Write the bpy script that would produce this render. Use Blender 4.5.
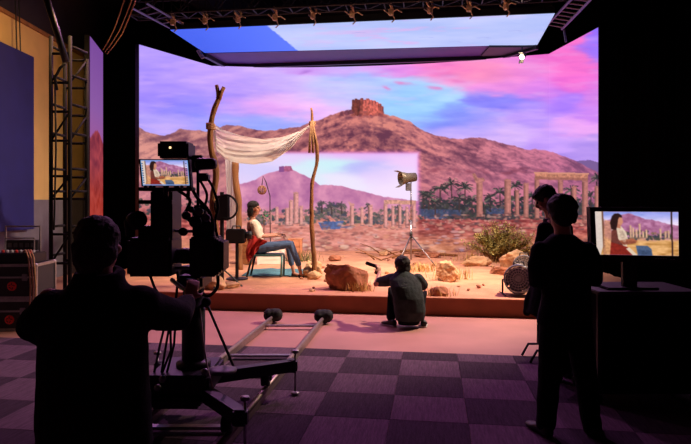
import bpy, bmesh, math, random
import numpy as np
from mathutils import Vector, Matrix, noise as mnoise

random.seed(7)
for o in list(bpy.data.objects):
    bpy.data.objects.remove(o)
scene = bpy.context.scene
COL = scene.collection

# ------------------------------------------------------------------ camera
F_PX, CX, HY, CH = 600.0, 345.5, 202.0, 1.7
cam_data = bpy.data.cameras.new('camera')
cam_data.sensor_width = 36.0
cam_data.lens = 36.0 * F_PX / 691.0
cam_data.shift_y = -20.0 / 691.0
cam_data.clip_end = 100
cam = bpy.data.objects.new('camera', cam_data)
cam.location = (0, 0, CH)
cam.rotation_euler = (math.pi / 2, 0, 0)
COL.objects.link(cam)
scene.camera = cam

# ------------------------------------------------------------------ world, exposure
world = bpy.data.worlds.new('studio_dark')
world.use_nodes = True
world.node_tree.nodes['Background'].inputs[0].default_value = (0.30, 0.16, 0.42, 1)
world.node_tree.nodes['Background'].inputs[1].default_value = 0.006
scene.world = world
scene.view_settings.view_transform = 'Standard'
scene.view_settings.look = 'None'
scene.view_settings.exposure = 0.0
scene.view_settings.gamma = 1.0
scene.view_settings.use_curve_mapping = False

SCREEN_GAIN = 1.0        # brightness of the big video wall
KEY_POWER = 2700.0       # warm key lamp over the set
FILL_POWER = 1150.0       # added warm fill lamps, out of view under the higher truss
WALL_FILL_POWER = 330.0       # added lamp out of view, brightening the left wall
WASH_POWER = 380.0      # added pink wash lamps out of view, brightening the crew floor


# ------------------------------------------------------------------ helpers
def at(px, py, Y):
    """point of the place that lies at distance Y in the direction noted from the photograph"""
    return Vector(((px - CX) / F_PX * Y, Y, CH + (HY - py) / F_PX * Y))


def lin(c):
    r = []
    for v in c[:3]:
        v = v / 255.0
        r.append(v / 12.92 if v <= 0.04045 else ((v + 0.055) / 1.055) ** 2.4)
    return tuple(r)


WORK = bpy.data.scenes.new('workbench')     # scratch scene for welding body surfaces, removed at the end
SCRAP = []
MATS = {}


def mat(name, col, rough=0.7, metal=0.0, var=0.25, scale=8.0, bump=0.0, bscale=None,
        stretch=None, spec=0.5, sheen=0.0, trans=0.0, col2=None):
    """procedural surface: noise-driven colour variation, roughness and fine relief"""
    if name in MATS:
        return MATS[name]
    m = bpy.data.materials.new(name)
    m.use_nodes = True
    nt = m.node_tree
    b = nt.nodes['Principled BSDF']
    b.inputs['Roughness'].default_value = rough
    b.inputs['Metallic'].default_value = metal
    b.inputs['Specular IOR Level'].default_value = spec
    if sheen:
        b.inputs['Sheen Weight'].default_value = sheen
    if trans:
        b.inputs['Transmission Weight'].default_value = trans
    tc = nt.nodes.new('ShaderNodeTexCoord')
    mp = nt.nodes.new('ShaderNodeMapping')
    if stretch:
        mp.inputs['Scale'].default_value = stretch
    nt.links.new(tc.outputs['Object'], mp.inputs['Vector'])
    n = nt.nodes.new('ShaderNodeTexNoise')
    n.inputs['Scale'].default_value = scale
    n.inputs['Detail'].default_value = 5
    nt.links.new(mp.outputs['Vector'], n.inputs['Vector'])
    cr = nt.nodes.new('ShaderNodeValToRGB')
    c = lin(col)
    c2 = lin(col2) if col2 else tuple(v * (1 - var) for v in c)
    ch = tuple(min(1, v * (1 + var * 0.6)) for v in c)
    cr.color_ramp.elements[0].position = 0.3
    cr.color_ramp.elements[0].color = (*c2, 1)
    cr.color_ramp.elements[1].position = 0.7
    cr.color_ramp.elements[1].color = (*ch, 1)
    nt.links.new(n.outputs['Fac'], cr.inputs['Fac'])
    nt.links.new(cr.outputs['Color'], b.inputs['Base Color'])
    if bump:
        n2 = nt.nodes.new('ShaderNodeTexNoise')
        n2.inputs['Scale'].default_value = bscale or scale * 4
        n2.inputs['Detail'].default_value = 4
        nt.links.new(mp.outputs['Vector'], n2.inputs['Vector'])
        bp = nt.nodes.new('ShaderNodeBump')
        bp.inputs['Strength'].default_value = bump
        bp.inputs['Distance'].default_value = 0.02
        nt.links.new(n2.outputs['Fac'], bp.inputs['Height'])
        nt.links.new(bp.outputs['Normal'], b.inputs['Normal'])
    MATS[name] = m
    return m


def emit(name, col, strength):
    if name in MATS:
        return MATS[name]
    m = bpy.data.materials.new(name)
    m.use_nodes = True
    b = m.node_tree.nodes['Principled BSDF']
    b.inputs['Base Color'].default_value = (0.02, 0.02, 0.02, 1)
    b.inputs['Emission Color'].default_value = (*lin(col), 1)
    b.inputs['Emission Strength'].default_value = strength
    MATS[name] = m
    return m


def screen_mat(name, gain):
    """a video screen: the picture is stored as a colour attribute of the screen mesh"""
    m = bpy.data.materials.new(name)
    m.use_nodes = True
    nt = m.node_tree
    b = nt.nodes['Principled BSDF']
    b.inputs['Base Color'].default_value = (0.012, 0.012, 0.014, 1)
    b.inputs['Roughness'].default_value = 0.6
    b.inputs['Specular IOR Level'].default_value = 0.2
    a = nt.nodes.new('ShaderNodeVertexColor')
    a.layer_name = 'picture'
    nt.links.new(a.outputs['Color'], b.inputs['Emission Color'])
    b.inputs['Emission Strength'].default_value = gain
    return m


def perp(d):
    a = Vector((0, 0, 1)) if abs(d.z) < 0.9 else Vector((1, 0, 0))
    u = d.cross(a).normalized()
    return u, d.cross(u).normalized()


class MB:
    """collects shapes for ONE mesh (world coordinates)"""

    def __init__(s):
        s.v, s.f = [], []

    def add(s, vs, fs):
        k = len(s.v)
        s.v += [tuple(x) for x in vs]
        s.f += [tuple(i + k for i in f) for f in fs]
        return s

    def box(s, c, size, R=None):
        c = Vector(c)
        hx, hy, hz = [q / 2 for q in size]
        vs = []
        for x, y, z in ((-1, -1, -1), (1, -1, -1), (1, 1, -1), (-1, 1, -1), (-1, -1, 1), (1, -1, 1), (1, 1, 1), (-1, 1, 1)):
            p = Vector((x * hx, y * hy, z * hz))
            vs.append(c + (R @ p if R else p))
        return s.add(vs, [(0, 3, 2, 1), (4, 5, 6, 7), (0, 1, 5, 4), (1, 2, 6, 5), (2, 3, 7, 6), (3, 0, 4, 7)])

    def cbox(s, c, size, b=0.01, R=None):
        """box with chamfered edges"""
        c = Vector(c)
        hx, hy, hz = [q / 2 for q in size]
        b = min(b, hx * .9, hy * .9, hz * .9)
        bm = bmesh.new()
        bmesh.ops.create_cube(bm, size=1.0)
        for v in bm.verts:
            v.co = Vector((v.co.x * 2 * hx, v.co.y * 2 * hy, v.co.z * 2 * hz))
        bmesh.ops.bevel(bm, geom=list(bm.edges), offset=b, segments=2, affect='EDGES')
        bm.verts.index_update()
        vs = [c + (R @ v.co if R else v.co) for v in bm.verts]
        fs = [tuple(v.index for v in f.verts) for f in bm.faces]
        bm.free()
        return s.add(vs, fs)

    def bar(s, p0, p1, w, h, up=Vector((0, 0, 1))):
        p0, p1 = Vector(p0), Vector(p1)
        d = (p1 - p0)
        L = d.length
        d.normalize()
        r = d.cross(up)
        if r.length < 1e-3:
            r = d.cross(Vector((1, 0, 0)))
        r.normalize()
        u = r.cross(d)
        R = Matrix((r, d, u)).transposed()
        return s.box((p0 + p1) / 2, (w, L, h), R)

    def tube(s, pts, r, seg=8, cap=True):
        pts = [Vector(p) for p in pts]
        n = len(pts)
        rs = r if isinstance(r, (list, tuple)) else [r] * n
        d0 = (pts[1] - pts[0]).normalized()
        u, w = perp(d0)
        k = len(s.v)
        for i, p in enumerate(pts):
            if i == 0:
                d = d0
            elif i == n - 1:
                d = (pts[i] - pts[i - 1]).normalized()
            else:
                d = ((pts[i + 1] - pts[i]).normalized() + (pts[i] - pts[i - 1]).normalized())
                d = d.normalized() if d.length > 1e-6 else d0
            u = (u - d * u.dot(d))
            if u.length < 1e-6:
                u, _ = perp(d)
            u.normalize()
            w = d.cross(u)
            for j in range(seg):
                a = 2 * math.pi * j / seg
                s.v.append(tuple(p + (u * math.cos(a) + w * math.sin(a)) * rs[i]))
        for i in range(n - 1):
            for j in range(seg):
                a, b = k + i * seg + j, k + i * seg + (j + 1) % seg
                s.f.append((a, b, b + seg, a + seg))
        if cap:
            s.f.append(tuple(k + j for j in reversed(range(seg))))
            s.f.append(tuple(k + (n - 1) * seg + j for j in range(seg)))
        return s

    def cap_tube(s, pts, rs, seg=12):
        """tube with rounded ends, for limbs"""
        s.tube(pts, rs, seg)
        s.ell(pts[0], (rs[0],) * 3, u=seg, v=8)
        s.ell(pts[-1], (rs[-1],) * 3, u=seg, v=8)
        return s

    def ell(s, c, r, R=None, u=16, v=10):
        c = Vector(c)
        if not hasattr(r, '__len__'):
            r = (r, r, r)
        vs, fs = [], []
        for i in range(1, v):
            t = math.pi * i / v
            for j in range(u):
                a = 2 * math.pi * j / u
                p = Vector((r[0] * math.sin(t) * math.cos(a), r[1] * math.sin(t) * math.sin(a), r[2] * math.cos(t)))
                vs.append(c + (R @ p if R else p))
        top, bot = len(vs), len(vs) + 1
        for sg in (1, -1):
            p = Vector((0, 0, sg * r[2]))
            vs.append(c + (R @ p if R else p))
        for i in range(v - 2):
            for j in range(u):
                a, b = i * u + j, i * u + (j + 1) % u
                fs.append((a, a + u, b + u, b))
        for j in range(u):
            fs.append((top, j, (j + 1) % u))
            q = (v - 2) * u
            fs.append((bot, q + (j + 1) % u, q + j))
        return s.add(vs, fs)

    def loft(s, rings, cap=True):
        k = len(s.v)
        n = len(rings[0])
        for r in rings:
            s.v += [tuple(p) for p in r]
        for i in range(len(rings) - 1):
            for j in range(n):
                a, b = k + i * n + j, k + i * n + (j + 1) % n
                s.f.append((a, b, b + n, a + n))
        if cap:
            s.f.append(tuple(k + j for j in reversed(range(n))))
            s.f.append(tuple(k + (len(rings) - 1) * n + j for j in range(n)))
        return s

    def lathe(s, prof, o, axis=Vector((0, 0, 1)), seg=20, cap=True):
        """profile of (radius, height) turned about an axis through o"""
        o = Vector(o)
        d = Vector(axis).normalized()
        u, w = perp(d)
        rings = []
        for r, h in prof:
            rings.append([o + d * h + (u * math.cos(2 * math.pi * j / seg) + w * math.sin(2 * math.pi * j / seg)) * max(r, 1e-4)
                          for j in range(seg)])
        return s.loft(rings, cap)

    def torus(s, c, R, r, axis=Vector((0, 0, 1)), seg=24, sub=6):
        u, w = perp(Vector(axis).normalized())
        c = Vector(c)
        k = len(s.v)
        d = Vector(axis).normalized()
        for i in range(seg):
            a = 2 * math.pi * i / seg
            e = u * math.cos(a) + w * math.sin(a)
            for j in range(sub):
                b = 2 * math.pi * j / sub
                s.v.append(tuple(c + e * (R + r * math.cos(b)) + d * r * math.sin(b)))
        for i in range(seg):
            for j in range(sub):
                a = k + i * sub + j
                b = k + i * sub + (j + 1) % sub
                c2 = k + ((i + 1) % seg) * sub + (j + 1) % sub
                d2 = k + ((i + 1) % seg) * sub + j
                s.f.append((a, d2, c2, b))
        return s

    def build(s, name, m, parent=None, smooth=False, label=None):
        off = root_loc(parent)
        me = bpy.data.meshes.new(name)
        me.from_pydata([(x - off[0], y - off[1], z - off[2]) for x, y, z in s.v], [], s.f)
        bm = bmesh.new()
        bm.from_mesh(me)
        bmesh.ops.recalc_face_normals(bm, faces=list(bm.faces))
        bm.to_mesh(me)
        bm.free()
        return link(name, me, m, parent, smooth, label)

    def skin(s, name, m, parent=None, voxel=0.012, iters=3, label=None, rough=0.0, rscale=20.0):
        """weld the overlapping shapes into one continuous surface"""
        off = root_loc(parent)
        me = bpy.data.meshes.new(name + '_t')
        me.from_pydata([(x - off[0], y - off[1], z - off[2]) for x, y, z in s.v], [], s.f)
        bm = bmesh.new()
        bm.from_mesh(me)
        bmesh.ops.recalc_face_normals(bm, faces=list(bm.faces))
        bm.to_mesh(me)
        bm.free()
        t = bpy.data.objects.new('tmp', me)
        WORK.collection.objects.link(t)
        md = t.modifiers.new('r', 'REMESH')
        md.mode = 'VOXEL'
        md.voxel_size = voxel
        sm = t.modifiers.new('s', 'SMOOTH')
        sm.factor = 0.5
        sm.iterations = iters
        with bpy.context.temp_override(scene=WORK, view_layer=WORK.view_layers[0]):
            dg = bpy.context.evaluated_depsgraph_get()
        me2 = bpy.data.meshes.new_from_object(t.evaluated_get(dg))
        WORK.collection.objects.unlink(t)
        SCRAP.append(t)
        if rough:
            new = []
            for v in me2.vertices:
                q = mnoise.noise(v.co * rscale) + 0.5 * mnoise.noise(v.co * rscale * 2.3)
                new.append(v.co + v.normal * q * rough)
            me2.vertices.foreach_set('co', np.array(new, dtype=np.float32).ravel())
            me2.update()
        me2.name = name
        return link(name, me2, m, parent, True, label)


def root_loc(parent):
    off = Vector((0, 0, 0))
    while parent is not None:
        off = off + parent.location
        parent = parent.parent
    return off


def link(name, me, m, parent=None, smooth=False, label=None):
    o = bpy.data.objects.new(name, me)
    COL.objects.link(o)
    if m is not None and not me.materials:
        me.materials.append(m)
    elif m is not None:
        me.materials[0] = m
    if smooth:
        me.polygons.foreach_set('use_smooth', [True] * len(me.polygons))
    if parent is not None:
        o.parent = parent
    if label:
        o['label'] = label
    return o


def tag(o, label=None, cat=None, group=None, kind=None):
    if label:
        o['label'] = label
    if cat:
        o['category'] = cat
    if group:
        o['group'] = group
    if kind:
        o['kind'] = kind
    return o


def thing(name, label, cat, loc, group=None):
    o = bpy.data.objects.new(name, None)
    o.empty_display_size = 0.1
    o.location = loc
    COL.objects.link(o)
    return tag(o, label, cat, group)


def copy_tree(o, parent=None):
    c = o.copy()
    COL.objects.link(c)
    if parent is not None:
        c.parent = parent
    for ch in list(o.children):
        copy_tree(ch, c)
    return c


# ------------------------------------------------------------------ materials
M_BLACK = mat('black_metal', (22, 20, 26), 0.45, 0.3, 0.3, 12)
M_BLACKP = mat('black_plastic', (16, 15, 18), 0.5, 0.0, 0.3, 15)
M_RUBBER = mat('black_rubber', (12, 11, 12), 0.85, 0.0, 0.3, 15)
M_STEEL = mat('brushed_steel', (150, 145, 150), 0.35, 0.9, 0.2, 30)
M_ALU = mat('aluminium_edge', (170, 165, 165), 0.4, 0.8, 0.2, 25)
M_GREYP = mat('grey_plastic', (90, 88, 95), 0.5, 0.0, 0.2, 10)
M_WOODP = mat('weathered_branch', (140, 92, 52), 0.85, 0, 0.45, 10, 0.6, 40, stretch=(1, 1, 0.2))
M_ROCK = mat('sand_rock', (206, 164, 124), 0.95, 0, 0.4, 5, 0.9, 14, spec=0.2)
M_ROCKR = mat('red_rock', (166, 108, 82), 0.95, 0, 0.4, 5, 0.8, 14, spec=0.2)
M_SAND = mat('desert_sand', (206, 150, 118), 0.95, 0, 0.22, 2.5, 0.5, 30, spec=0.15)
M_HAIR = mat('dark_hair', (16, 11, 11), 0.75, 0, 0.4, 60, 0.5, 160)
M_SKIN = mat('skin', (196, 138, 112), 0.55, 0, 0.1, 20)
M_CLOTHB = mat('black_cloth', (13, 12, 15), 0.95, 0, 0.3, 30, 0.3, 90, spec=0.15)
M_SHOE = mat('black_leather', (14, 13, 14), 0.5, 0, 0.3, 20)
M_WHITE = mat('white_print', (220, 220, 225), 0.6, 0, 0.05, 10)


# ------------------------------------------------------------------ picture painting for the video screens
def hash2(a, b, s):
    q = np.sin(a * 127.1 + b * 311.7 + s * 74.7) * 43758.5453
    return q - np.floor(q)


def vnoise(x, y, s=0):
    xi, yi = np.floor(x), np.floor(y)
    fx, fy = x - xi, y - yi
    fx, fy = fx * fx * (3 - 2 * fx), fy * fy * (3 - 2 * fy)
    a, b = hash2(xi, yi, s), hash2(xi + 1, yi, s)
    c, d = hash2(xi, yi + 1, s), hash2(xi + 1, yi + 1, s)
    return (a * (1 - fx) + b * fx) * (1 - fy) + (c * (1 - fx) + d * fx) * fy


def fbm(x, y, o=4, s=0):
    t, a, n = 0, 0.5, 0
    for i in range(o):
        t = t + a * vnoise(x * 2 ** i, y * 2 ** i, s + i)
        n += a
        a *= 0.5
    return t / n


def srgb2lin(a):
    a = np.clip(a / 255.0, 0, 1)
    return np.where(a <= 0.04045, a / 12.92, ((a + 0.055) / 1.055) ** 2.4)


def sstep(a, b, x):
    t = np.clip((x - a) / (b - a), 0, 1)
    return t * t * (3 - 2 * t)


class Canvas:
    """a picture in its own coordinates, x to the right and y downward"""

    def __init__(s, x0, y0, x1, y1, res):
        s.x0, s.y0, s.res = x0, y0, res
        s.W, s.H = int((x1 - x0) * res), int((y1 - y0) * res)
        s.X, s.Y = np.meshgrid(x0 + (np.arange(s.W) + .5) / res, y0 + (np.arange(s.H) + .5) / res)
        s.c = np.zeros((s.H, s.W, 3))

    def blend(s, mask, col):
        col = np.asarray(col, float)
        if mask.ndim == 2:
            mask = mask[..., None]
        s.c = s.c * (1 - mask) + col * mask

    def poly(s, pts, col, alpha=1.0, tex=0.0, seed=0):
        pts = np.array(pts, float)
        i0 = max(0, int((pts[:, 0].min() - s.x0) * s.res) - 1)
        i1 = min(s.W, int((pts[:, 0].max() - s.x0) * s.res) + 2)
        j0 = max(0, int((pts[:, 1].min() - s.y0) * s.res) - 1)
        j1 = min(s.H, int((pts[:, 1].max() - s.y0) * s.res) + 2)
        if i1 <= i0 or j1 <= j0:
            return
        x, y = s.X[j0:j1, i0:i1], s.Y[j0:j1, i0:i1]
        ins = np.zeros(x.shape, bool)
        n = len(pts)
        for k in range(n):
            xa, ya = pts[k]
            xb, yb = pts[(k + 1) % n]
            if ya == yb:
                continue
            ins ^= ((ya > y) != (yb > y)) & (x < (xb - xa) * (y - ya) / (yb - ya) + xa)
        m = (ins * alpha)[..., None]
        c = np.array(col, float)[None, None]
        if tex:
            c = c * (1 + tex * (fbm(x / 1.7, y / 1.7, 3, seed)[..., None] - .5) * 2)
        s.c[j0:j1, i0:i1] = s.c[j0:j1, i0:i1] * (1 - m) + c * m

    def line(s, pts, w, col, alpha=1.0):
        for a, b in zip(pts[:-1], pts[1:]):
            d = np.array([b[0] - a[0], b[1] - a[1]], float)
            L = np.hypot(*d) + 1e-6
            n = np.array([-d[1], d[0]]) / L * w / 2
            s.poly([(a[0] + n[0], a[1] + n[1]), (b[0] + n[0], b[1] + n[1]), (b[0] - n[0], b[1] - n[1]), (a[0] - n[0], a[1] - n[1])], col, alpha)

    def ellipse(s, cx, cy, rx, ry, col, alpha=1.0, soft=0.15):
        e = 1 + soft
        i0, i1 = max(0, int((cx - rx * e - s.x0) * s.res) - 1), min(s.W, int((cx + rx * e - s.x0) * s.res) + 2)
        j0, j1 = max(0, int((cy - ry * e - s.y0) * s.res) - 1), min(s.H, int((cy + ry * e - s.y0) * s.res) + 2)
        if i1 <= i0 or j1 <= j0:
            return
        d = np.sqrt(((s.X[j0:j1, i0:i1] - cx) / rx) ** 2 + ((s.Y[j0:j1, i0:i1] - cy) / ry) ** 2)
        m = ((1 - sstep(1 - soft, 1 + soft, d)) * alpha)[..., None]
        s.c[j0:j1, i0:i1] = s.c[j0:j1, i0:i1] * (1 - m) + np.array(col, float) * m

    def column(s, x, y0, y1, w, col, seed=0):
        k = 5
        for i in range(k):
            f = 0.55 + 0.55 * math.sin(math.pi * (0.02 + 0.72 * (i + .5) / k))
            s.poly([(x - w / 2 + w * i / k, y0 + .6 * math.sin(seed + i * 2.1)), (x - w / 2 + w * (i + 1) / k + .1, y0 + .6 * math.sin(seed + i * 2.1)),
                    (x - w / 2 + w * (i + 1) / k + .1, y1), (x - w / 2 + w * i / k, y1)], [q * f for q in col], 1, .14, seed)
        s.poly([(x - w * .62, y1 - 1.2), (x + w * .62, y1 - 1.2), (x + w * .62, y1), (x - w * .62, y1)], [q * .75 for q in col], 1, .2)
        s.poly([(x - w * .6, y0 + .3), (x + w * .6, y0 + .3), (x + w * .5, y0 + 1.8), (x - w * .5, y0 + 1.8)], [q * .95 for q in col], .8, .3)

    def sample(s, px, py):
        u = np.clip((px - s.x0) * s.res - .5, 0, s.W - 1.001)
        v = np.clip((py - s.y0) * s.res - .5, 0, s.H - 1.001)
        i, j = u.astype(int), v.astype(int)
        a, b = (u - i)[..., None], (v - j)[..., None]
        c = s.c
        return (c[j, i] * (1 - a) + c[j, i + 1] * a) * (1 - b) + (c[j + 1, i] * (1 - a) + c[j + 1, i + 1] * a) * b


def interp(tab, x):
    t = np.array(tab, float)
    return np.interp(x, t[:, 0], t[:, 1])


def palm(c, x, y, r, rnd, dark=(36, 40, 44), lite=(104, 108, 92), trunk=14):
    c.line([(x, y), (x + rnd.uniform(-1, 1), y + trunk)], 1.3, (62, 46, 50))
    for k in range(24):
        a = rnd.uniform(-0.7, math.pi + .7)
        L = r * rnd.uniform(.5, 1.15)
        p1 = (x + math.cos(a) * L * .5, y - math.sin(a) * L * .55)
        p2 = (x + math.cos(a) * L * .95, y - math.sin(a) * L * .8 + L * .22)
        col = dark if k % 4 else lite
        c.line([(x, y), p1, p2], rnd.uniform(.5, 1.1), col, .85)


def foliage(c, x0, x1, y0, y1, n, rnd, cols):
    for k in range(n):
        x, y = rnd.uniform(x0, x1), y0 + (y1 - y0) * rnd.random() ** .7
        r = rnd.uniform(1.0, 2.8)
        p = [(x + r * rnd.uniform(.6, 1.1) * math.cos(t), y + r * .8 * rnd.uniform(.6, 1.1) * math.sin(t)) for t in np.linspace(0, 6.28, 8)[:-1]]
        c.poly(p, rnd.choice(cols), .85)


def paint_wall():
    rnd = random.Random(3)
    c = Canvas(126, 14, 610, 280, 2)
    X, Y = c.X, c.Y
    # sky
    blobs = [(140, 60, 45, 22, (172, 146, 252)), (175, 78, 40, 14, (164, 138, 250)), (150, 98, 40, 10, (150, 126, 246)), (150, 118, 30, 8, (176, 158, 246)),
             (215, 76, 35, 10, (198, 160, 250)), (195, 106, 35, 7, (128, 126, 246)), (255, 108, 30, 7, (232, 160, 240)), (240, 93, 40, 7, (176, 146, 246)),
             (290, 82, 30, 10, (205, 178, 250)), (235, 118, 30, 5, (150, 156, 250)), (270, 122, 30, 5, (150, 168, 250)), (300, 103, 25, 9, (240, 184, 246)),
             (330, 88, 25, 10, (196, 196, 252)), (350, 78, 25, 8, (170, 192, 252)), (300, 70, 22, 3, (206, 140, 236)), (345, 70, 25, 3, (214, 150, 240)),
             (400, 68, 25, 4, (226, 134, 228)), (388, 84, 18, 6, (172, 200, 250)), (420, 102, 24, 10, (146, 200, 252)), (440, 94, 18, 7, (170, 214, 252)),
             (445, 66, 25, 5, (242, 116, 190)), (480, 73, 25, 6, (246, 136, 186)), (455, 82, 18, 5, (236, 148, 214)), (500, 84, 20, 6, (232, 136, 222)),
             (520, 72, 22, 7, (242, 134, 214)), (508, 102, 22, 6, (130, 126, 246)), (450, 118, 25, 5, (128, 140, 246)), (480, 124, 22, 6, (170, 154, 246)),
             (500, 132, 22, 6, (206, 172, 244)), (522, 116, 18, 7, (176, 140, 246)), (540, 90, 16, 9, (220, 126, 230)), (565, 62, 20, 14, (242, 104, 198)),
             (575, 82, 16, 8, (238, 100, 206)), (597, 38, 10, 14, (146, 110, 250)), (565, 102, 18, 8, (164, 118, 246)), (592, 96, 10, 8, (206, 120, 226)),
             (590, 114, 14, 6, (206, 132, 240)), (575, 130, 18, 5, (232, 160, 238)), (556, 138, 16, 6, (190, 150, 244)), (595, 150, 16, 7, (172, 138, 232))]
    wx = X + 22 * (fbm(X / 40, Y / 10, 4, 1) - .5) * 2
    wy = Y + 7 * (fbm(X / 30, Y / 8, 4, 9) - .5) * 2
    num, den = np.zeros_like(c.c), np.full(X.shape, 1e-5)
    for x, y, sx, sy, col in blobs:
        g = np.exp(-((wx - x) / sx) ** 2 - ((wy - y) / (sy * 1.25)) ** 2)
        num += g[..., None] * np.array(col, float)
        den += g
    c.c = (num + 1e-5 * np.array((180, 150, 245))) / den[..., None]
    st = fbm(X / 28, Y / 5, 5, 21)
    c.c += ((st - .5) * 40)[..., None] * np.array((1.0, .8, .3))
    c.c = c.c * .93 + np.array((236, 214, 255)) * .07
    c.c *= 1.03
    wsp = sstep(.54, .74, fbm(X / 34 + .2 * fbm(X / 9, Y / 6, 3, 24), Y / 5.5, 5, 23))
    c.blend(wsp * .2, (240, 196, 246))
    for x, y, rx, ry in ((411, 83, 6, 1.8), (430, 88, 6, 2), (459, 81, 5, 2), (300, 72, 6, 2), (382, 88, 5, 2)):
        d = np.exp(-((wx - x) / rx) ** 2 - ((Y - y) / ry) ** 2)
        c.blend(d * .8, (236, 130, 200) if x > 350 else (176, 120, 220))
    # far blue hill on the right, then the brown mountain
    far = interp([(560, 168), (575, 161), (590, 160), (600, 163), (610, 165)], X)
    c.blend((Y > far) * 1.0, (120, 92, 150))
    ridge = interp([(126, 126), (139, 127), (146, 131), (153, 134), (162, 136), (170, 134), (180, 129), (198, 130), (206, 132), (212, 131), (218, 128),
                    (226, 125), (240, 125.7), (256, 130.5), (271, 130.7), (285, 128), (299, 127), (307, 124), (318, 120), (331, 115), (341, 112), (351, 110),
                    (385, 113.8), (397, 117), (410, 122), (422, 130), (440, 136.5), (459, 139), (475, 137), (486, 139), (498, 142), (510, 145), (518, 147), (525, 149),
                    (535, 149.5), (549, 151), (561, 155), (576, 161), (588, 168), (610, 176)], X)
    ridge = ridge + (fbm(X / 5, X * 0 + 3, 3, 5) - .5) * 2.2
    mm = sstep(-.5, .5, Y - ridge)
    depth = Y - ridge
    # gullies run down from the ridge
    ax = X - 366
    gx = ax / (1 + np.maximum(depth, 0) / 55.0)
    gul = 1 - np.abs(2 * fbm(gx / 9 + fbm(X / 20, Y / 20, 3, 2) * 2.2, depth / 40, 4, 33) - 1)
    fine = fbm(X / 3.2, Y / 2.2, 4, 44)
    big = fbm(X / 26, Y / 15, 4, 55)
    grit = fbm(X / 1.3, Y / 1.1, 3, 47)
    wr = sstep(335, 400, X)
    sl = .94 * ax + .34 * (Y - 110) * (2 * wr - 1)
    ac = .94 * Y - .34 * (np.sqrt(ax * ax + 400) - 20)
    strk = fbm(sl / 15 + big, ac / 3.4, 5, 48)
    sh = np.clip(.56 + 1.5 * (strk - .5) + .6 * (gul - .62) + .6 * (fine - .5) + .35 * (grit - .5) + 1.1 * (big - .5), 0, 1)
    crag = sstep(.60, .72, fbm(sl / 9, ac / 4, 4, 49)) * .4
    sh = np.clip(sh - crag * sstep(2, 12, depth), 0, 1)
    dark = np.stack([interp([(126, 128), (230, 112), (340, 100), (480, 116), (610, 110)], X), interp([(126, 80), (230, 60), (340, 52), (480, 64), (610, 64)], X),
                     interp([(126, 92), (300, 70), (480, 88), (610, 104)], X)], -1)
    lit = np.stack([interp([(126, 226), (230, 206), (300, 210), (360, 226), (480, 216), (610, 206)], X), interp([(126, 152), (300, 128), (380, 138), (480, 128), (610, 116)], X),
                    interp([(126, 140), (300, 124), (380, 126), (480, 142), (610, 158)], X)], -1)
    mc = dark * (1 - sh[..., None]) + lit * sh[..., None]
    haze = (sstep(150, 196, Y) * .34)[..., None]
    mc = mc * (1 - haze) + np.array((206, 116, 150)) * haze
    c.blend(mm, mc)
    # lit left slope of the shoulder and some dark outcrops
    for k in range(46):
        x = rnd.uniform(400, 600)
        y = float(np.interp(x, [400, 420, 460, 500, 550, 600], [124, 136, 146, 150, 158, 172])) + rnd.uniform(0, 30)
        c.ellipse(x, y, rnd.uniform(1.5, 6), rnd.uniform(.5, 1.4), (120, 66, 92), rnd.uniform(.15, .5), .5)
    for k in range(30):
        x = rnd.uniform(425, 548)
        c.ellipse(x, 171 + rnd.uniform(-2.5, 3), rnd.uniform(2, 5), rnd.uniform(.8, 2), (132, 62, 84), .35, .5)
    # citadel on the summit
    for k, (x0, x1, top, f) in enumerate(((352, 354.6, 99.6, .55), (354.4, 357.5, 98.6, .62), (357.3, 360.4, 99.4, .5), (360.2, 363.6, 98.2, .66), (363.4, 366.2, 99.6, 1.0), (366, 369.6, 98.4, .95),
                                              (369.4, 372.6, 99.8, 1.05), (372.4, 376, 100.6, .95), (375.8, 378.6, 102, 1.05), (378.4, 381.4, 103.4, .95), (381.2, 383.4, 106, .85))):
        c.poly([(x0, top + .5), (x0 + .7, top), (x1 - .7, top), (x1, top + .7), (x1 + .6, 115), (x0 - .6, 116)], np.array((206, 100, 88)) * f, 1, .4, k)
        c.poly([(x1 - .8, top + 1), (x1 + .1, top + 1), (x1 + .3, 113), (x1 - .6, 113)], np.array((92, 44, 62)), .8)
    for k in range(40):
        c.ellipse(rnd.uniform(338, 388), rnd.gauss(115, 2.0), rnd.uniform(.8, 2.5), rnd.uniform(.6, 1.6), rnd.choice([(112, 56, 70), (150, 76, 80), (190, 100, 92)]), .6, .5)
    for x0, y0 in ((340, 112), (345, 110.5), (349, 110)):
        c.poly([(x0, y0), (x0 + 3, y0 - .6), (x0 + 4, y0 + 4), (x0 - 1, y0 + 4)], (112, 58, 74), .9, .4)
    # desert plain
    pl = sstep(196, 222, Y + 3 * (fbm(X / 12, Y / 4, 3, 61) - .5))
    n1, n2 = fbm(X / 14, Y / 2.6, 4, 62), fbm(X / 3.5, Y / 1.4, 3, 63)
    g = np.array((170, 80, 78))[None, None] + (n1 - .5)[..., None] * np.array((150, 110, 90)) + (n2 - .5)[..., None] * np.array((90, 80, 76))
    warm = sstep(226, 250, Y)[..., None]
    g = g * (1 - warm) + (np.array((206, 130, 100)) + (n1 - .5)[..., None] * 90 + (n2 - .5)[..., None] * 50) * warm
    c.blend(pl, g)
    greens = [(40, 46, 52), (52, 56, 54), (38, 42, 56), (70, 72, 64), (86, 76, 84), (50, 56, 72), (30, 36, 44)]
    # oasis right of the inner frame
    foliage(c, 418, 605, 199, 219, 900, rnd, greens)
    foliage(c, 418, 472, 198, 216, 260, rnd, greens)
    foliage(c, 485, 605, 194, 214, 160, rnd, greens)
    foliage(c, 126, 235, 196, 222, 200, rnd, greens)
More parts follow.
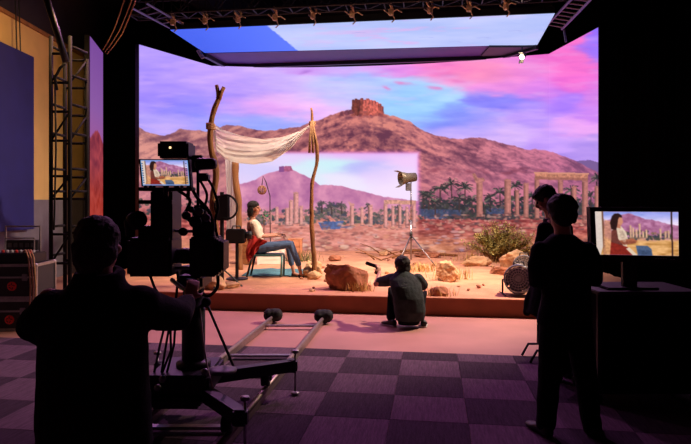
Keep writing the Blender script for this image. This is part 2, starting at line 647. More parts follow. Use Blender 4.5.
    for x0, x1, y0, y1 in ((420, 462, 209, 216), (486, 506, 208, 214), (424, 448, 216, 219)):
        c.poly([(x0, y0), (x1, y0 + 1), (x1 - 2, y1), (x0, y1)], (58, 78, 124), .6, .4)
    for x, y, r in ((423, 194, 9), (429, 196, 9), (440, 188, 10), (451, 184, 11), (465, 188, 10), (459, 198, 9), (472, 200, 8), (490, 198, 8), (500, 192, 9), (515, 186, 9), (519, 200, 8), (532, 196, 8), (545, 190, 10), (556, 198, 8), (597, 178, 9), (571, 190, 10), (591, 196, 8), (435, 202, 8), (484, 206, 8)):
        palm(c, x, y, r, rnd)
    stone = (176, 112, 104)
    for k, (x, y0, y1, w) in enumerate(((479.5, 181, 217, 6), (507.5, 179, 216, 6.4), (526, 183, 218, 5), (517, 190, 216, 4), (537, 178, 219, 5), (560.5, 180, 219, 5), (585, 180, 222, 5.5),
                                        (574, 186, 218, 4.5), (597, 186, 222, 4.5), (551, 192, 218, 4))):
        c.column(x, y0, y1, w, stone, k)
    c.poly([(472, 174), (475, 173), (478, 178), (484, 178), (485, 181), (476, 183)], stone, 1, .3)
    c.poly([(535, 173.5), (588, 174.5), (588, 180.5), (535, 179.5)], (196, 128, 104), 1, .35)
    c.poly([(535, 177), (588, 178), (588, 180.5), (535, 179.5)], (140, 84, 80), .6)
    c.poly([(534, 172), (589, 173), (589, 174.5), (534, 173.5)], (214, 146, 122), 1)
    for k in range(260):
        x, y = rnd.uniform(420, 604), rnd.uniform(214, 230)
        c.ellipse(x, y, rnd.uniform(.8, 3), rnd.uniform(.5, 1.4), rnd.choice([(120, 70, 70), (210, 150, 136), (88, 62, 68), (196, 120, 110)]), .7, .5)
    for k in range(80):
        x, y = rnd.uniform(420, 604), 222 + 34 * rnd.random() ** 1.2
        w_ = rnd.uniform(1.2, 5.0) * (.5 + (y - 218) / 30)
        h_ = w_ * rnd.uniform(.25, .5)
        c.ellipse(x, y + h_ * .5, w_ * 1.05, h_, (110, 56, 56), .75, .3)
        c.ellipse(x + .3, y - h_ * .1, w_, h_, rnd.choice([(222, 166, 146), (200, 130, 112), (176, 106, 96), (214, 150, 150)]), .85, .3)
    for k in range(40):
        x, y = rnd.uniform(420, 500), rnd.gauss(240, 4)
        c.ellipse(x, y, rnd.uniform(.8, 3.5), rnd.uniform(.4, 1.2), rnd.choice([(132, 80, 76), (214, 160, 150), (150, 130, 160), (120, 60, 60)]), .6, .5)
    # inner frame: the picture the film camera sees, brighter and in soft edges
    k2 = Canvas(126, 14, 610, 280, 2)
    wx2 = X + 16 * (fbm(X / 26, Y / 7, 4, 71) - .5) * 2
    num, den = np.zeros_like(c.c), np.full(X.shape, 1e-6)
    for x, y, sx, sy, col in ((325, 164, 20, 6, (206, 244, 250)), (310, 175, 15, 6, (224, 236, 252)), (365, 166, 22, 5, (190, 190, 252)), (350, 156, 40, 3, (240, 190, 250)),
                              (390, 172, 18, 6, (236, 212, 254)), (405, 185, 16, 8, (246, 226, 254)), (345, 180, 18, 5, (240, 232, 254)), (250, 172, 22, 7, (214, 206, 252)),
                              (408, 160, 14, 6, (246, 206, 252)), (270, 158, 30, 5, (232, 214, 252)), (375, 158, 20, 3, (226, 196, 250)), (240, 180, 16, 6, (234, 214, 250))):
        gg = np.exp(-((wx2 - x) / sx) ** 2 - ((Y - y) / (sy * 1.3)) ** 2)
        num += gg[..., None] * np.array(col, float)
        den += gg
    k2.c = (num + 1e-6 * np.array((232, 210, 252))) / den[..., None]
    r2 = interp([(225, 186), (240, 184), (252, 181), (262, 176), (272, 172), (279, 170), (293, 170), (302, 174), (312, 179), (320, 185), (330, 184.5), (343, 186), (352, 188.5), (361, 191), (381, 196), (401, 199), (420, 201)], X)
    r2 = r2 + (fbm(X / 4, X * 0 + 7, 3, 72) - .5) * 1.6
    s2 = np.clip(.55 + 1.5 * (fbm((X - 286) / 12, (Y - 160) / 16, 4, 73) - .5) + .3 * (fine - .5), 0, 1)[..., None]
    k2.blend(sstep(-.5, .5, Y - r2), np.array((166, 96, 150)) * (1 - s2) + np.array((232, 156, 186)) * s2)
    k2.poly([(279, 166.5), (291, 166), (293, 171), (279, 172)], (182, 96, 136), 1, .2)
    k2.poly([(279, 166.5), (284, 166), (284, 172), (279, 172)], (126, 76, 140), .8)
    p2 = sstep(205, 220, Y + 3 * (n1 - .5))
    g2 = np.array((214, 132, 120))[None, None] + (n1 - .5)[..., None] * np.array((90, 86, 80)) + (n2 - .5)[..., None] * 50
    k2.blend(p2, g2)
    gr2 = [(72, 70, 76), (84, 88, 82), (60, 66, 84), (120, 104, 106), (150, 112, 116), (96, 92, 80)]
    foliage(k2, 245, 418, 208, 224, 420, rnd, gr2)
    foliage(k2, 316, 348, 203, 218, 120, rnd, gr2)
    for x, y, r in ((322, 204, 6), (331, 206, 7), (341, 205, 6), (368, 206, 5), (398, 208, 5)):
        palm(k2, x, y, r, rnd, (72, 66, 74), (110, 100, 96), 9)
    k2.poly([(318, 222), (344, 221), (340, 229), (322, 230)], (64, 96, 156), .9, .3)
    k2.poly([(330, 226), (356, 226), (350, 229)], (80, 96, 140), .7, .3)
    st2 = (214, 146, 140)
    for q, (x, y0, y1, w) in enumerate(((296, 192, 224, 5), (291, 200, 226, 4), (287, 208, 226, 4), (301, 206, 226, 3.4), (277, 207, 224, 3), (270, 212, 224, 3), (352, 204, 226, 4), (362, 207, 226, 3), (370.5, 205, 227, 3.6),
                                        (385.5, 204, 228, 3.6), (393, 206, 228, 2.8), (400, 205, 228, 3), (407, 207, 228, 2.8), (414, 204, 228, 3.6))):
        k2.column(x, y0, y1, w, st2, q)
    k2.poly([(348, 201), (351, 203), (355, 204), (350, 206)], st2, 1)
    k2.poly([(384, 200), (416, 200.5), (416, 204.5), (384, 204)], (206, 146, 128), 1, .3)
    for q in range(50):
        x, y = rnd.uniform(245, 418), 224 + 28 * rnd.random()
        w_ = rnd.uniform(1.2, 4.5) * (.5 + (y - 222) / 26)
        h_ = w_ * rnd.uniform(.25, .5)
        k2.ellipse(x, y + h_ * .5, w_ * 1.05, h_, (140, 82, 78), .7, .3)
        k2.ellipse(x + .3, y - h_ * .1, w_, h_, rnd.choice([(240, 190, 168), (222, 156, 132), (200, 134, 120)]), .85, .3)
    for q in range(260):
        x, y = rnd.uniform(245, 418), rnd.uniform(222, 253)
        k2.ellipse(x, y, rnd.uniform(.8, 3.6), rnd.uniform(.4, 1.3), rnd.choice([(150, 90, 84), (236, 178, 162), (120, 72, 72), (206, 150, 150), (226, 150, 120)]), .6, .5)
    dx = np.minimum(X - 231, 418.5 - X)
    dy = Y - 152.5
    m = sstep(-1.5, 2.0, np.minimum(dx, dy)) * (1 - sstep(246, 254, Y) * .6)
    c.blend(m, k2.c)
    edge = np.exp(-(np.minimum(dx, dy) / 2.2) ** 2) * (np.minimum(dx, dy) > -6) * (Y < 215)
    c.blend(edge * .35, (232, 120, 214))
    c.c = np.clip(c.c, 0, 255)
    return c


def paint_monitor(overlay=False):
    """the shot on the viewing monitors: the seated woman before the desert; 100 x 54 units"""
    rnd = random.Random(11)
    c = Canvas(0, 0, 100, 54, 3)
    X, Y = c.X, c.Y
    t = sstep(0, 18, Y)[..., None]
    c.c = np.array((150, 160, 236)) * (1 - t) + np.array((236, 222, 246)) * t
    c.c += ((fbm(X / 14, Y / 4, 4, 3) - .5) * 70)[..., None] * np.array((1, .6, .5))
    r = interp([(0, 14), (20, 9), (32, 3.5), (40, 2), (50, 5), (60, 9), (70, 10), (85, 14), (100, 17)], X) + (fbm(X / 4, X * 0, 3, 4) - .5) * 2
    c.blend(sstep(-.5, .5, Y - r), np.array((176, 112, 150)) + ((fbm(X / 5, Y / 3, 4, 6) - .5) * 90)[..., None])
    gp = np.array((216, 160, 98)) + ((fbm(X / 9, Y / 2.5, 4, 8) - .5) * 110)[..., None]
    c.blend(sstep(31, 37, Y + 4 * (fbm(X / 6, Y / 3, 3, 5) - .5)), gp)
    foliage(c, 36, 92, 24, 34, 120, rnd, [(70, 72, 62), (92, 90, 72), (56, 60, 70), (150, 110, 90)])
    for x, y0 in ((42, 17), (45, 20), (49, 22), (53, 15), (57, 24), (61, 22), (78, 21), (84, 24), (88, 23)):
        c.column(x, y0, 33, 2.2, (214, 168, 140), int(x))
    c.poly([(0, 0), (8, 0), (9, 40), (5, 54), (0, 54)], (222, 204, 194), 1, .06)
    c.poly([(8, 0), (10, 0), (11, 54), (8, 54)], (120, 78, 60))
    c.poly([(11, 10), (19, 12), (18, 54), (8, 54)], (214, 150, 110), .7, .3)
    # woman
    c.poly([(22, 17), (31, 18), (37, 26), (39, 36), (36, 47), (22, 50), (18, 40), (19, 24)], (224, 200, 176), 1, .12)
    c.poly([(19, 24), (25, 20), (27, 34), (34, 44), (30, 54), (17, 54)], (96, 40, 36), .9, .25)
    c.poly([(18, 38), (38, 44), (50, 54), (16, 54)], (138, 40, 32), 1, .2)
    c.poly([(28, 36), (44, 33), (50, 36), (48, 39), (32, 41)], (170, 96, 70), 1, .15)
    c.poly([(36, 46), (40, 44), (50, 54), (44, 54)], (226, 204, 180), 1)
    c.poly([(48, 42), (62, 42), (67, 46), (68, 54), (50, 54)], (78, 96, 128), 1, .15)
    c.ellipse(28.5, 11.5, 4.6, 6.4, (208, 140, 112))
    c.poly([(32, 11), (34, 13), (32.5, 14.5)], (208, 140, 112))
    c.poly([(26, 15), (30, 16), (30, 21), (25, 20)], (190, 120, 96))
    c.poly([(20, 6), (23, 2.6), (28, 2), (32, 4.5), (32.5, 7.5), (29, 7), (27.5, 10), (27, 14), (26, 19), (24.5, 23), (19, 22), (17.5, 14)], (46, 26, 26), 1, .2)
    c.poly([(28, 22), (33, 24), (37, 33), (35, 40), (30, 34)], (190, 160, 140), .6, .4)
    c.poly([(30, 38), (46, 36), (48, 39), (34, 42)], (120, 60, 48), .5, .3)
    c.poly([(50, 47), (66, 48), (68, 54), (52, 54)], (54, 70, 104), .6, .4)
    c.poly([(90.5, 0), (92.5, 0), (93.5, 54), (91.5, 54)], (60, 36, 34), 1, .2)
    k_ = np.array([.25, .5, .25])
    for ax in (0, 1):
        for _ in range(3):
            c.c = .25 * np.roll(c.c, 1, ax) + .5 * c.c + .25 * np.roll(c.c, -1, ax)
    if overlay:
        for x0, x1 in ((1.5, 4), (94.5, 97.5)):
            for k in range(9):
                c.poly([(x0, 6 + k * 5), (x1, 6 + k * 5), (x1, 9 + k * 5), (x0, 9 + k * 5)], (40, 70, 120), .8)
        for (a, b) in (((0, 0), (100, 2.4)), ((0, 51.5), (100, 54))):
            c.poly([(a[0], a[1]), (b[0], a[1]), (b[0], b[1]), (a[0], b[1])], (120, 150, 214), .8)
        c.poly([(0, 0), (1.4, 0), (1.4, 54), (0, 54)], (120, 170, 230), .9)
        c.poly([(98.4, 0), (100, 0), (100, 54), (98.4, 54)], (120, 170, 230), .9)
    c.c = np.clip(c.c, 0, 255)
    return c


def screen_mesh(name, P, cols, m, parent):
    """P: (rows, columns, 3) points, cols: same shape in display values"""
    off = root_loc(parent)
    R, C = P.shape[:2]
    me = bpy.data.meshes.new(name)
    idx = np.arange(R * C).reshape(R, C)
    q = np.stack([idx[:-1, :-1], idx[1:, :-1], idx[1:, 1:], idx[:-1, 1:]], -1).reshape(-1, 4)
    me.vertices.add(R * C)
    me.vertices.foreach_set('co', (P.reshape(-1, 3) - np.array(off)).ravel().astype(np.float32))
    me.loops.add(q.size)
    me.loops.foreach_set('vertex_index', q.ravel().astype(np.int32))
    me.polygons.add(len(q))
    me.polygons.foreach_set('loop_start', (np.arange(len(q)) * 4).astype(np.int32))
    me.update(calc_edges=True)
    ca = me.color_attributes.new('picture', 'FLOAT_COLOR', 'POINT')
    L = srgb2lin(cols).reshape(-1, 3)
    ca.data.foreach_set('color', np.concatenate([L, np.ones((len(L), 1))], 1).ravel().astype(np.float32))
    return link(name, me, m, parent, True)


# ================================================================== THE SETTING
D = Vector((0.1427, 0.9898, 0))      # direction in which the carpet tiles run to the back
Rt = Vector((0.9898, -0.1427, 0))    # along the stage edge, to the right
UP = Vector((0, 0, 1))
ROT = Matrix((Rt, D, UP)).transposed()

M_FLOOR = mat('painted_floor', (178, 124, 116), 0.6, 0, 0.15, 1.2, 0.08, 60)
M_CPT_D = mat('carpet_dark', (70, 54, 70), 0.95, 0, 0.3, 60, 0.5, 160, stretch=(1, .12, 1), spec=0.1)
M_CPT_L = mat('carpet_light', (106, 82, 102), 0.95, 0, 0.3, 60, 0.5, 160, stretch=(1, .12, 1), spec=0.1)
M_DARKW = mat('dark_wall', (30, 26, 34), 0.9, 0, 0.3, 2)
M_CREAM = mat('cream_wall', (214, 180, 118), 0.9, 0, 0.12, 1.5, 0.1, 40)
M_DADO = mat('grey_dado', (118, 112, 128), 0.85, 0, 0.2, 2, 0.1, 40)
M_VELVET = mat('black_velvet', (3, 3, 4), 1.0, 0, 0.3, 20, 0.2, 90, spec=0.0)

fl = MB().box((0, 8, -0.06), (20, 26, 0.12)).build('floor', M_FLOOR)
tag(fl, 'smooth painted studio floor with purple carpet tiles in front', kind='structure')
# carpet tiles, alternating dark and light
O = at(403, 352.5, 1020 / 150.5)
O.z = 0
T = 0.6
tile_mesh = {}


def tile_geom(depth):
    b = MB()
    g = 0.0012
    h = 0.012
    rings = []
    for z, i in ((0, 0), (h - .003, 0), (h, .004)):
        a = T / 2 - g - i
        d = depth / 2 - g - i
        rings.append([(-a, -d, z), (a, -d, z), (a, d, z), (-a, d, z)])
    return b.loft(rings)


for j in range(8):
    dj = 0.34 if j == 0 else T
    dist = 0.17 if j == 0 else 0.34 + (j - .5) * T
    for i in range(-10, 9):
        p = O + Rt * (T * (i + .5)) - D * dist
        if abs(p.x) > 5.3 or p.y < 2.6:
            continue
        li = (i + j) % 2
        key = (j == 0, li)
        if key not in tile_mesh:
            o = tile_geom(dj).build('carpet_tile', M_CPT_L if li else M_CPT_D, None)
            tile_mesh[key] = o.data
        else:
            o = bpy.data.objects.new('carpet_tile', tile_mesh[key])
            COL.objects.link(o)
        o.parent = fl
        o.location = p
        o.rotation_euler = (0, 0, -math.atan2(D.x, D.y) + (0 if (i * 7 + j * 3) % 2 else math.pi))

# room shell
ce = tag(MB().box((0, 8, 7.05), (20, 26, 0.1)).build('ceiling', M_DARKW), 'dark studio ceiling above the trusses', kind='structure')
wb = tag(MB().box((0, 19.5, 3.5), (20, 0.1, 7)).build('wall_back', M_DARKW), 'dark back wall behind the video screens', kind='structure')
wl = MB()
wl.box((-6.62, 8, 2.66), (0.12, 26, 5.32))
wl = tag(wl.build('wall_left', M_CREAM), 'cream side wall with a grey lower band', kind='structure')
MB().box((-6.54, 8, 0.875), (0.06, 26, 1.75)).build('dado', M_DADO, wl, label='grey lower band of the wall')
tag(MB().box((-6.58, 8, 5.35), (0.16, 26, 0.07)).build('trim_1', mat('wood_trim', (150, 104, 60), .8, 0, .3, 6)), 'brown wooden rail along the top of the cream wall', kind='structure')
tag(MB().box((-6.64, 8, 6.21), (0.1, 26, 1.64)).build('wall_left_upper', mat('dusk_wall', (44, 36, 50), .9, 0, .2, 2)), 'dark upper part of the side wall', kind='structure')


def drape(name, p0, p1, z0, z1, amp, nw, m, label):
    p0, p1 = Vector(p0), Vector(p1)
    d = p1 - p0
    n = Vector((-d.y, d.x, 0)).normalized()
    b = MB()
    N = nw * 8
    for t in (0, 1):
        for k in range(N + 1):
            f = k / N
            q = p0 + d * f + n * (amp * math.sin(f * nw * 2 * math.pi) + amp * .5 * math.sin(f * nw * 4.7 + 1) + t * .012)
            b.v.append((q.x, q.y, z0))
            b.v.append((q.x, q.y, z1))
    K = 2 * (N + 1)
    for k in range(N):
        a = 2 * k
        b.f.append((a, a + 2, a + 3, a + 1))
        b.f.append((K + a, K + a + 1, K + a + 3, K + a + 2))
        b.f.append((a + 1, a + 3, K + a + 3, K + a + 1))
        b.f.append((a, K + a, K + a + 2, a + 2))
    o = b.build(name, m, None, True)
    return o


dr = drape('wall_right', (5.28, 12.5, 0), (5.45, 0.5, 0), 0.0, 6.9, 0.05, 40, M_VELVET, '')
tag(dr, 'black velvet drape hanging along the right side', kind='structure')
dk = drape('stage_curtain', (-6.5, 15.75, 0), (-4.99, 14.66, 0), 0.02, 5.7, 0.035, 9, M_VELVET, '')
tag(dk, 'black curtain closing the gap between the narrow side screen and the big wall', 'curtain')

# ------------------------------------------------------------------ stage platform and sand
SZ = 0.26
S0 = at(391, 314.5, 1020 / 112.5)
S0.z = 0
M_FASC = mat('brown_fascia', (150, 84, 52), 0.7, 0, 0.2, 3, 0.1, 40)
M_EDGE = mat('stage_edge', (200, 140, 104), 0.7, 0, 0.2, 6)
stg = thing('stage_platform', 'low brown stage platform carrying the desert set', 'stage', (S0.x, S0.y, 0))
P1, P2, P3, P4, P5, P6 = [Vector((x, y, 0)) for x, y in ((-4.98, 14.48), (-3.73, 16.76), (-1.28, 16.94), (2.05, 16.5), (5.22, 15.4), (5.5, 13.06))]
c0, c1 = S0 + Rt * (-5.3) + D * .1, S0 + Rt * 4.5 + D * .1
inner = [P1 + Vector((.04, -.02, 0)), P2 + Vector((.03, -.06, 0)), P3 + Vector((0, -.06, 0)), P4 + Vector((0, -.08, 0)), P5 + Vector((-.06, -.06, 0)), Vector((5.2, 13.0, 0))]
outline = [c0, c1] + inner[::-1]
dk_ = MB()
dk_.loft([[Vector((p.x, p.y, z)) for p in outline] for z in (0.0, SZ - .03)])
dk_.build('deck', M_FASC, stg)


def inside(x, y):
    r = False
    n = len(outline)
    for k in range(n):
        a, b_ = outline[k], outline[(k + 1) % n]
        if (a.y > y) != (b_.y > y) and x < (b_.x - a.x) * (y - a.y) / (b_.y - a.y) + a.x:
            r = not r
    return r


fc = S0 + Rt * (-0.4) + D * 0.05
MB().box((fc.x, fc.y, SZ / 2), (9.8, 0.10, SZ), ROT).build('fascia', M_FASC, stg)
MB().box((fc.x, fc.y - .012, SZ + .006), (9.8, 0.13, 0.014), ROT).build('edge_strip', M_EDGE, stg)


def sand_h(x, y):
    v = Vector((x * .9, y * .9, 0))
    s = (Vector((x, y, 0)) - S0).dot(D)
    e = max(0, min(1, (s - .1) / .8))
    back = max(0, min(1, (s - 5.3) / 1.6))
    return SZ - .012 + e * (0.03 + .035 * (mnoise.noise(v) + .5 * mnoise.noise(v * 3.1)) + .010 * mnoise.noise(v * 11)) + back * .06


b = MB()
NX, NY = 190, 150
for j in range(NY + 1):
    for i in range(NX + 1):
        q = S0 + Rt * (-5.25 + 9.8 * i / NX) + D * (0.11 + 8.2 * j / NY)
        b.v.append((q.x, q.y, sand_h(q.x, q.y)))
for j in range(NY):
    for i in range(NX):
        a = j * (NX + 1) + i
        m_ = S0 + Rt * (-5.25 + 9.8 * (i + .5) / NX) + D * (0.11 + 8.2 * (j + .5) / NY)
        if inside(m_.x, m_.y):
            b.f.append((a, a + 1, a + NX + 2, a + NX + 1))
sand = b.build('sand', M_SAND, None, True)
tag(sand, 'loose orange desert sand spread over the stage', 'sand', kind='stuff')

# ------------------------------------------------------------------ video wall
PIC = paint_wall()
M_SCREEN = screen_mat('video_wall_picture', SCREEN_GAIN)
ZT, ZB = 5.5, 0.20


def catmull(ps, n):
    out = []
    q = [ps[0] * 2 - ps[1]] + ps + [ps[-1] * 2 - ps[-2]]
    for k in range(1, len(q) - 2):
        for t in np.linspace(0, 1, n, endpoint=False):
            a, b_, c_, d_ = q[k - 1], q[k], q[k + 1], q[k + 2]
            out.append(.5 * ((2 * b_) + (c_ - a) * t + (2 * a - 5 * b_ + 4 * c_ - d_) * t * t + (3 * b_ - a - 3 * c_ + d_) * t ** 3))
    out.append(ps[-1])
    return out


wallE = thing('video_wall', 'huge curved video wall showing a purple desert sky, mountain and ruins', 'video screen', (0.5, 16.3, ZB))


def wall_section(path, rows, name='screen'):
    path = np.array([(p.x, p.y) for p in path])
    C = len(path)
    zz = np.linspace(ZT, ZB, rows)
    P = np.zeros((rows, C, 3))
    P[..., 0] = path[None, :, 0]
    P[..., 1] = path[None, :, 1]
    P[..., 2] = zz[:, None]
    px = CX + F_PX * P[..., 0] / P[..., 1]
    py = HY - F_PX * (P[..., 2] - CH) / P[..., 1]
    screen_mesh(name, P, PIC.sample(px, py), M_SCREEN, wallE)
    # cabinet behind the screen
    bb = MB()
    pv = [Vector((x, y, 0)) for x, y in path[::max(1, C // 12)]]
    pv.append(Vector((path[-1][0], path[-1][1], 0)))
    nrm = []
    for k in range(len(pv)):
        dd = (pv[min(k + 1, len(pv) - 1)] - pv[max(k - 1, 0)]).normalized()
        nrm.append(Vector((-dd.y, dd.x, 0)))
    rings = []
    for p, n in zip(pv, nrm):
        rings.append([Vector((p.x, p.y, ZB)) + n * .012, Vector((p.x, p.y, ZT + .02)) + n * .012,
                      Vector((p.x, p.y, ZT + .02)) + n * .13, Vector((p.x, p.y, ZB)) + n * .13])
    bb.loft(rings)
    bb.build('cabinet', M_BLACKP, wallE)


def seg(a, b_, n):
    return [a.lerp(b_, k / n) for k in range(n + 1)]


wall_section(seg(P1, P2, 120), 350)
wall_section(catmull([P2, P3, P4, P5], 180), 350)
wall_section(seg(P5, P6, 90), 350)

# narrow screen on the left
sp = thing('side_screen', 'narrow tall video screen with purple sky fading to a red hill', 'video screen', (-6.0, 14.5, 0.3))
A0, A1 = at(90, 36, 13.7), at(103, 53, 15.3)
C, R = 24, 160
cv = Canvas(0, 0, 20, 200, 3)
tt = cv.Y / 200.0
cv.c = np.zeros_like(cv.c)
for a, b_, c0, c1 in ((0, .3, (150, 92, 190), (170, 110, 200)), (.3, .45, (170, 110, 200), (190, 110, 190)), (.45, 1.01, (196, 92, 96), (190, 60, 50))):
    mk = ((tt >= a) & (tt < b_))[..., None]
    f = ((tt - a) / (b_ - a))[..., None]
    cv.c = np.where(mk, np.array(c0) * (1 - f) + np.array(c1) * f, cv.c)
rg = 84 + 5 * np.cos(cv.X / 3.4) + 4 * (fbm(cv.X / 3, cv.Y * 0, 3, 4) - .5)
cv.blend((cv.Y > rg) * 1.0, np.array((176, 66, 84)) + ((fbm(cv.X / 4, cv.Y / 8, 4, 12) - .5) * 120)[..., None] * np.array((1, .5, .3)))
cv.blend(sstep(105, 150, cv.Y) * .7, np.array((206, 62, 40)) + ((fbm(cv.X / 2, cv.Y / 5, 4, 13) - .5) * 90)[..., None])
cv.c = np.clip(cv.c, 0, 255) * .85
P = np.zeros((R, C, 3))
for i in range(C):
    f = i / (C - 1)
    p = A0.lerp(A1, f)
    P[:, i, 0], P[:, i, 1] = p.x, p.y
    P[:, i, 2] = np.linspace(p.z, 0.35, R)
uu, vv = np.meshgrid(np.linspace(0, 19.9, C), np.linspace(0, 199, R))
screen_mesh('screen', P, cv.sample(uu, vv), screen_mat('side_screen_picture', 0.9), sp)
n_ = Vector((-(A1 - A0).y, (A1 - A0).x, 0)).normalized()
bb = MB()
bb.loft([[Vector((p.x, p.y, z)) + n_ * o_ for z, o_ in ((0.3, .012), (p.z + .02, .012), (p.z + .02, .12), (0.3, .12))] for p in (A0, A1)])
bb.build('cabinet', M_BLACKP, sp)

# ------------------------------------------------------------------ overhead screen
CZ = 5.6
cN0, cN1, cF0, cF1 = Vector((-3.98, 13.6, CZ)), Vector((4.33, 12.4, CZ)), Vector((-3.68, 15.7, CZ)), Vector((4.76, 14.9, CZ))
ovh = thing('overhead_screen', 'overhead video panel, blue at one end and pale cloudy at the other', 'video screen', (0.3, 14.2, CZ))
cv = Canvas(0, 0, 100, 25, 4)
X, Y = cv.X, cv.Y
base = np.array((58, 96, 236)) * np.ones_like(cv.c)
base += ((X / 30) * 24)[..., None]
cl = fbm(X / 9, Y / 4, 5, 81)
pale = np.array((186, 200, 250)) + ((fbm(X / 20, Y / 8, 4, 82) - .5) * 60)[..., None] * np.array((1, .6, .2))
pk = sstep(.55, .75, cl) * np.exp(-((X - 60) / 26) ** 2)
pale = pale * (1 - pk[..., None] * .6) + np.array((226, 176, 236)) * pk[..., None] * .6
sm_ = (X > 27 + Y * .08)[..., None]
cv.c = np.where(sm_, pale, base)
for k, (x, y) in enumerate(((48, 9), (66, 15), (82, 17), (90, 12), (74, 20))):
    cv.line([(x, y), (x + 2, y - .5), (x + 4, y + .4)], .25, (140, 150, 220), .6)
cv.c = np.clip(cv.c, 0, 255)
R, C = 70, 260
P = np.zeros((R, C, 3))
for j in range(R):
    for i in range(C):
        f, g = i / (C - 1), j / (R - 1)
        p = cN0.lerp(cN1, f).lerp(cF0.lerp(cF1, f), g)
        P[j, i] = p
uu, vv = np.meshgrid(np.linspace(0, 99.8, C), np.linspace(0, 24.8, R))
screen_mesh('screen', P, cv.sample(uu, vv), screen_mat('overhead_picture', 1.0), ovh)
M_OFF = mat('unlit_panel', (84, 56, 130), 0.55, 0, 0.1, 3)


def slab(name, q, z0, z1, m, parent):
    bb = MB()
    bb.loft([[Vector((p.x, p.y, z)) for p in q] for z in (z0, z1)])
    return bb.build(name, m, parent)


slab('cabinet', (cN0, cN1, cF1, cF0), CZ + .012, CZ + .16, M_BLACKP, ovh)
# unlit panels between the overhead screen and the wall
back0, back1 = cF0 + Vector((.32, 1.35, 0)), cF1 + Vector((-.65, 1.05, 0))
un = slab('unlit_panel', (cF0 + Vector((.04, .02, 0)), cF1 + Vector((-.65, .02, 0)), back1, back0), CZ - .01, CZ + .1, M_OFF, ovh)
un['label'] = 'switched-off purple panels behind the lit screen'
e = MB()
for a, b_ in ((cF0, back0), (back0, back1), (back1, cF1)):
    e.bar(a + Vector((0, 0, -.01)), b_ + Vector((0, 0, -.01)), .10, .20)
e.build('frame', M_BLACK, ovh)
mk = MB()
mk.box(cF1.lerp(cF0, .075) + Vector((0, .42, -.01)), (1.1, .9, .08))
mk.build('corner_plate', M_BLACKP, ovh)

# dark masking skirts that close the gap above the wall wings
for a, b_, nm in ((P1, P2, 'left'), (P5, P6, 'right')):
    m_ = MB()
    o_ = Vector((0, .12, 0)) if nm == 'left' else Vector((.10, .05, 0))
    m_.loft([[Vector((p.x, p.y, z)) + o_ * k for z, k in ((ZT + .02, 1), (6.9, 1), (6.9, 1.3), (ZT + .02, 1.3))] for p in (a, b_)])
    o = m_.build('masking_cloth', M_VELVET)
    tag(o, 'black masking cloth above the %s' % ('wing of the video wall by the narrow screen' if nm == 'left' else 'wing of the video wall by the velvet drape'), 'cloth')

# ------------------------------------------------------------------ trusses and rigging
M_TRUSS = mat('black_truss', (34, 30, 38), 0.5, 0.4, 0.3, 14)
M_TRUSSL = mat('aluminium_truss', (110, 100, 120), 0.4, 0.7, 0.2, 14)


def truss(name, a, b_, w, h, m, label, n=24, kind=0):
    a, b_ = Vector(a), Vector(b_)
    t = thing(name, label, 'truss', a)
    d = (b_ - a).normalized()
    if abs(d.z) > .9:
        r, u = Vector((math.cos(kind), math.sin(kind), 0)), Vector((-math.sin(kind), math.cos(kind), 0))
    else:
        r = d.cross(UP).normalized()
        u = r.cross(d)
    offs = [r * sx * w / 2 + u * sz * h / 2 for sx, sz in ((-1, -1), (1, -1), (1, 1), (-1, 1))]
    for o_ in offs:
        MB().tube([a + o_, b_ + o_], .022, 8).build('chord', m, t)
    L = (b_ - a).length
    for k in range(n):
        p, q = a + d * (L * k / n), a + d * (L * (k + 1) / n)
        s_ = MB()
        for i in range(4):
            o0, o1 = offs[i], offs[(i + 1) % 4]
            s_.tube([p + o0, p + o1], .014, 6)
            s_.tube([p + (o0 if k % 2 else o1), q + (o1 if k % 2 else o0)], .011, 6)
        s_.build('lattice_bay', m, t)
    return t


off = Vector((0, -.75, 0))
ta, tb = cN0 + off + Vector((-.6, .09, .28)), cN1 + off + Vector((.3, -.04, .28))
tr = truss('lighting_truss', ta, tb, .40, .40, M_TRUSS, 'long black box truss in front of the overhead screen', 24)
for hx in (.06, .35, .65, .94):
    p = ta.lerp(tb, hx)
    hb = MB().tube([p + Vector((0, 0, .2)), (p.x, p.y, 7.0)], .012, 6)
    hb.build('hoist_chain', M_TRUSSL, tr)
truss('lighting_truss', ta + Vector((0, -1.6, .5)), tb + Vector((0, -1.6, .5)), .35, .35, M_TRUSS, 'second black truss hung higher, nearer the camera crew', 20)

# clamps on the truss
M_CLAMP = mat('brass_clamp', (226, 196, 150), 0.5, 0.2, 0.3, 20)
cl0 = None
for k, px in enumerate((173, 205, 238, 275, 313, 352, 391, 430, 469, 506)):
    Yd = float(np.interp(px, [170, 555], [12.95, 11.75]))
    p = Vector(((px - CX) / F_PX * Yd, Yd, CZ + .085))
    if cl0 is None:
        cl0 = thing('truss_clamp', 'small brass hook clamp with a cable tail under the long truss', 'clamp', p, 'hook clamps under the long truss')
        MB().torus(p + Vector((0, 0, .02)), .055, .016, Vector((1, 0, .3)), 16, 6).build('hook', M_CLAMP, cl0, True)
        MB().cbox(p + Vector((0, 0, -.07)), (.07, .05, .09), .01).build('body', M_CLAMP, cl0)
        b = MB()
        b.tube([p + Vector((.02, 0, -.10)), p + Vector((.05, .01, -.17)), p + Vector((.01, 0, -.21))], .009, 6)
        b.tube([p + Vector((-.1, 0, -.03)), p + Vector((-.04, 0, -.08)), p + Vector((.08, .01, -.04)), p + Vector((.15, .01, -.08))], .009, 6)
        b.build('cable_tail', M_CLAMP, cl0)
        cl0.scale = (1.5, 1.5, 1.5)
    else:
        c_ = copy_tree(cl0)
        c_.location = p
        c_.scale = (1.5, 1.5, 1.5)
        c_.rotation_euler = (0, 0, random.uniform(-1, 1))

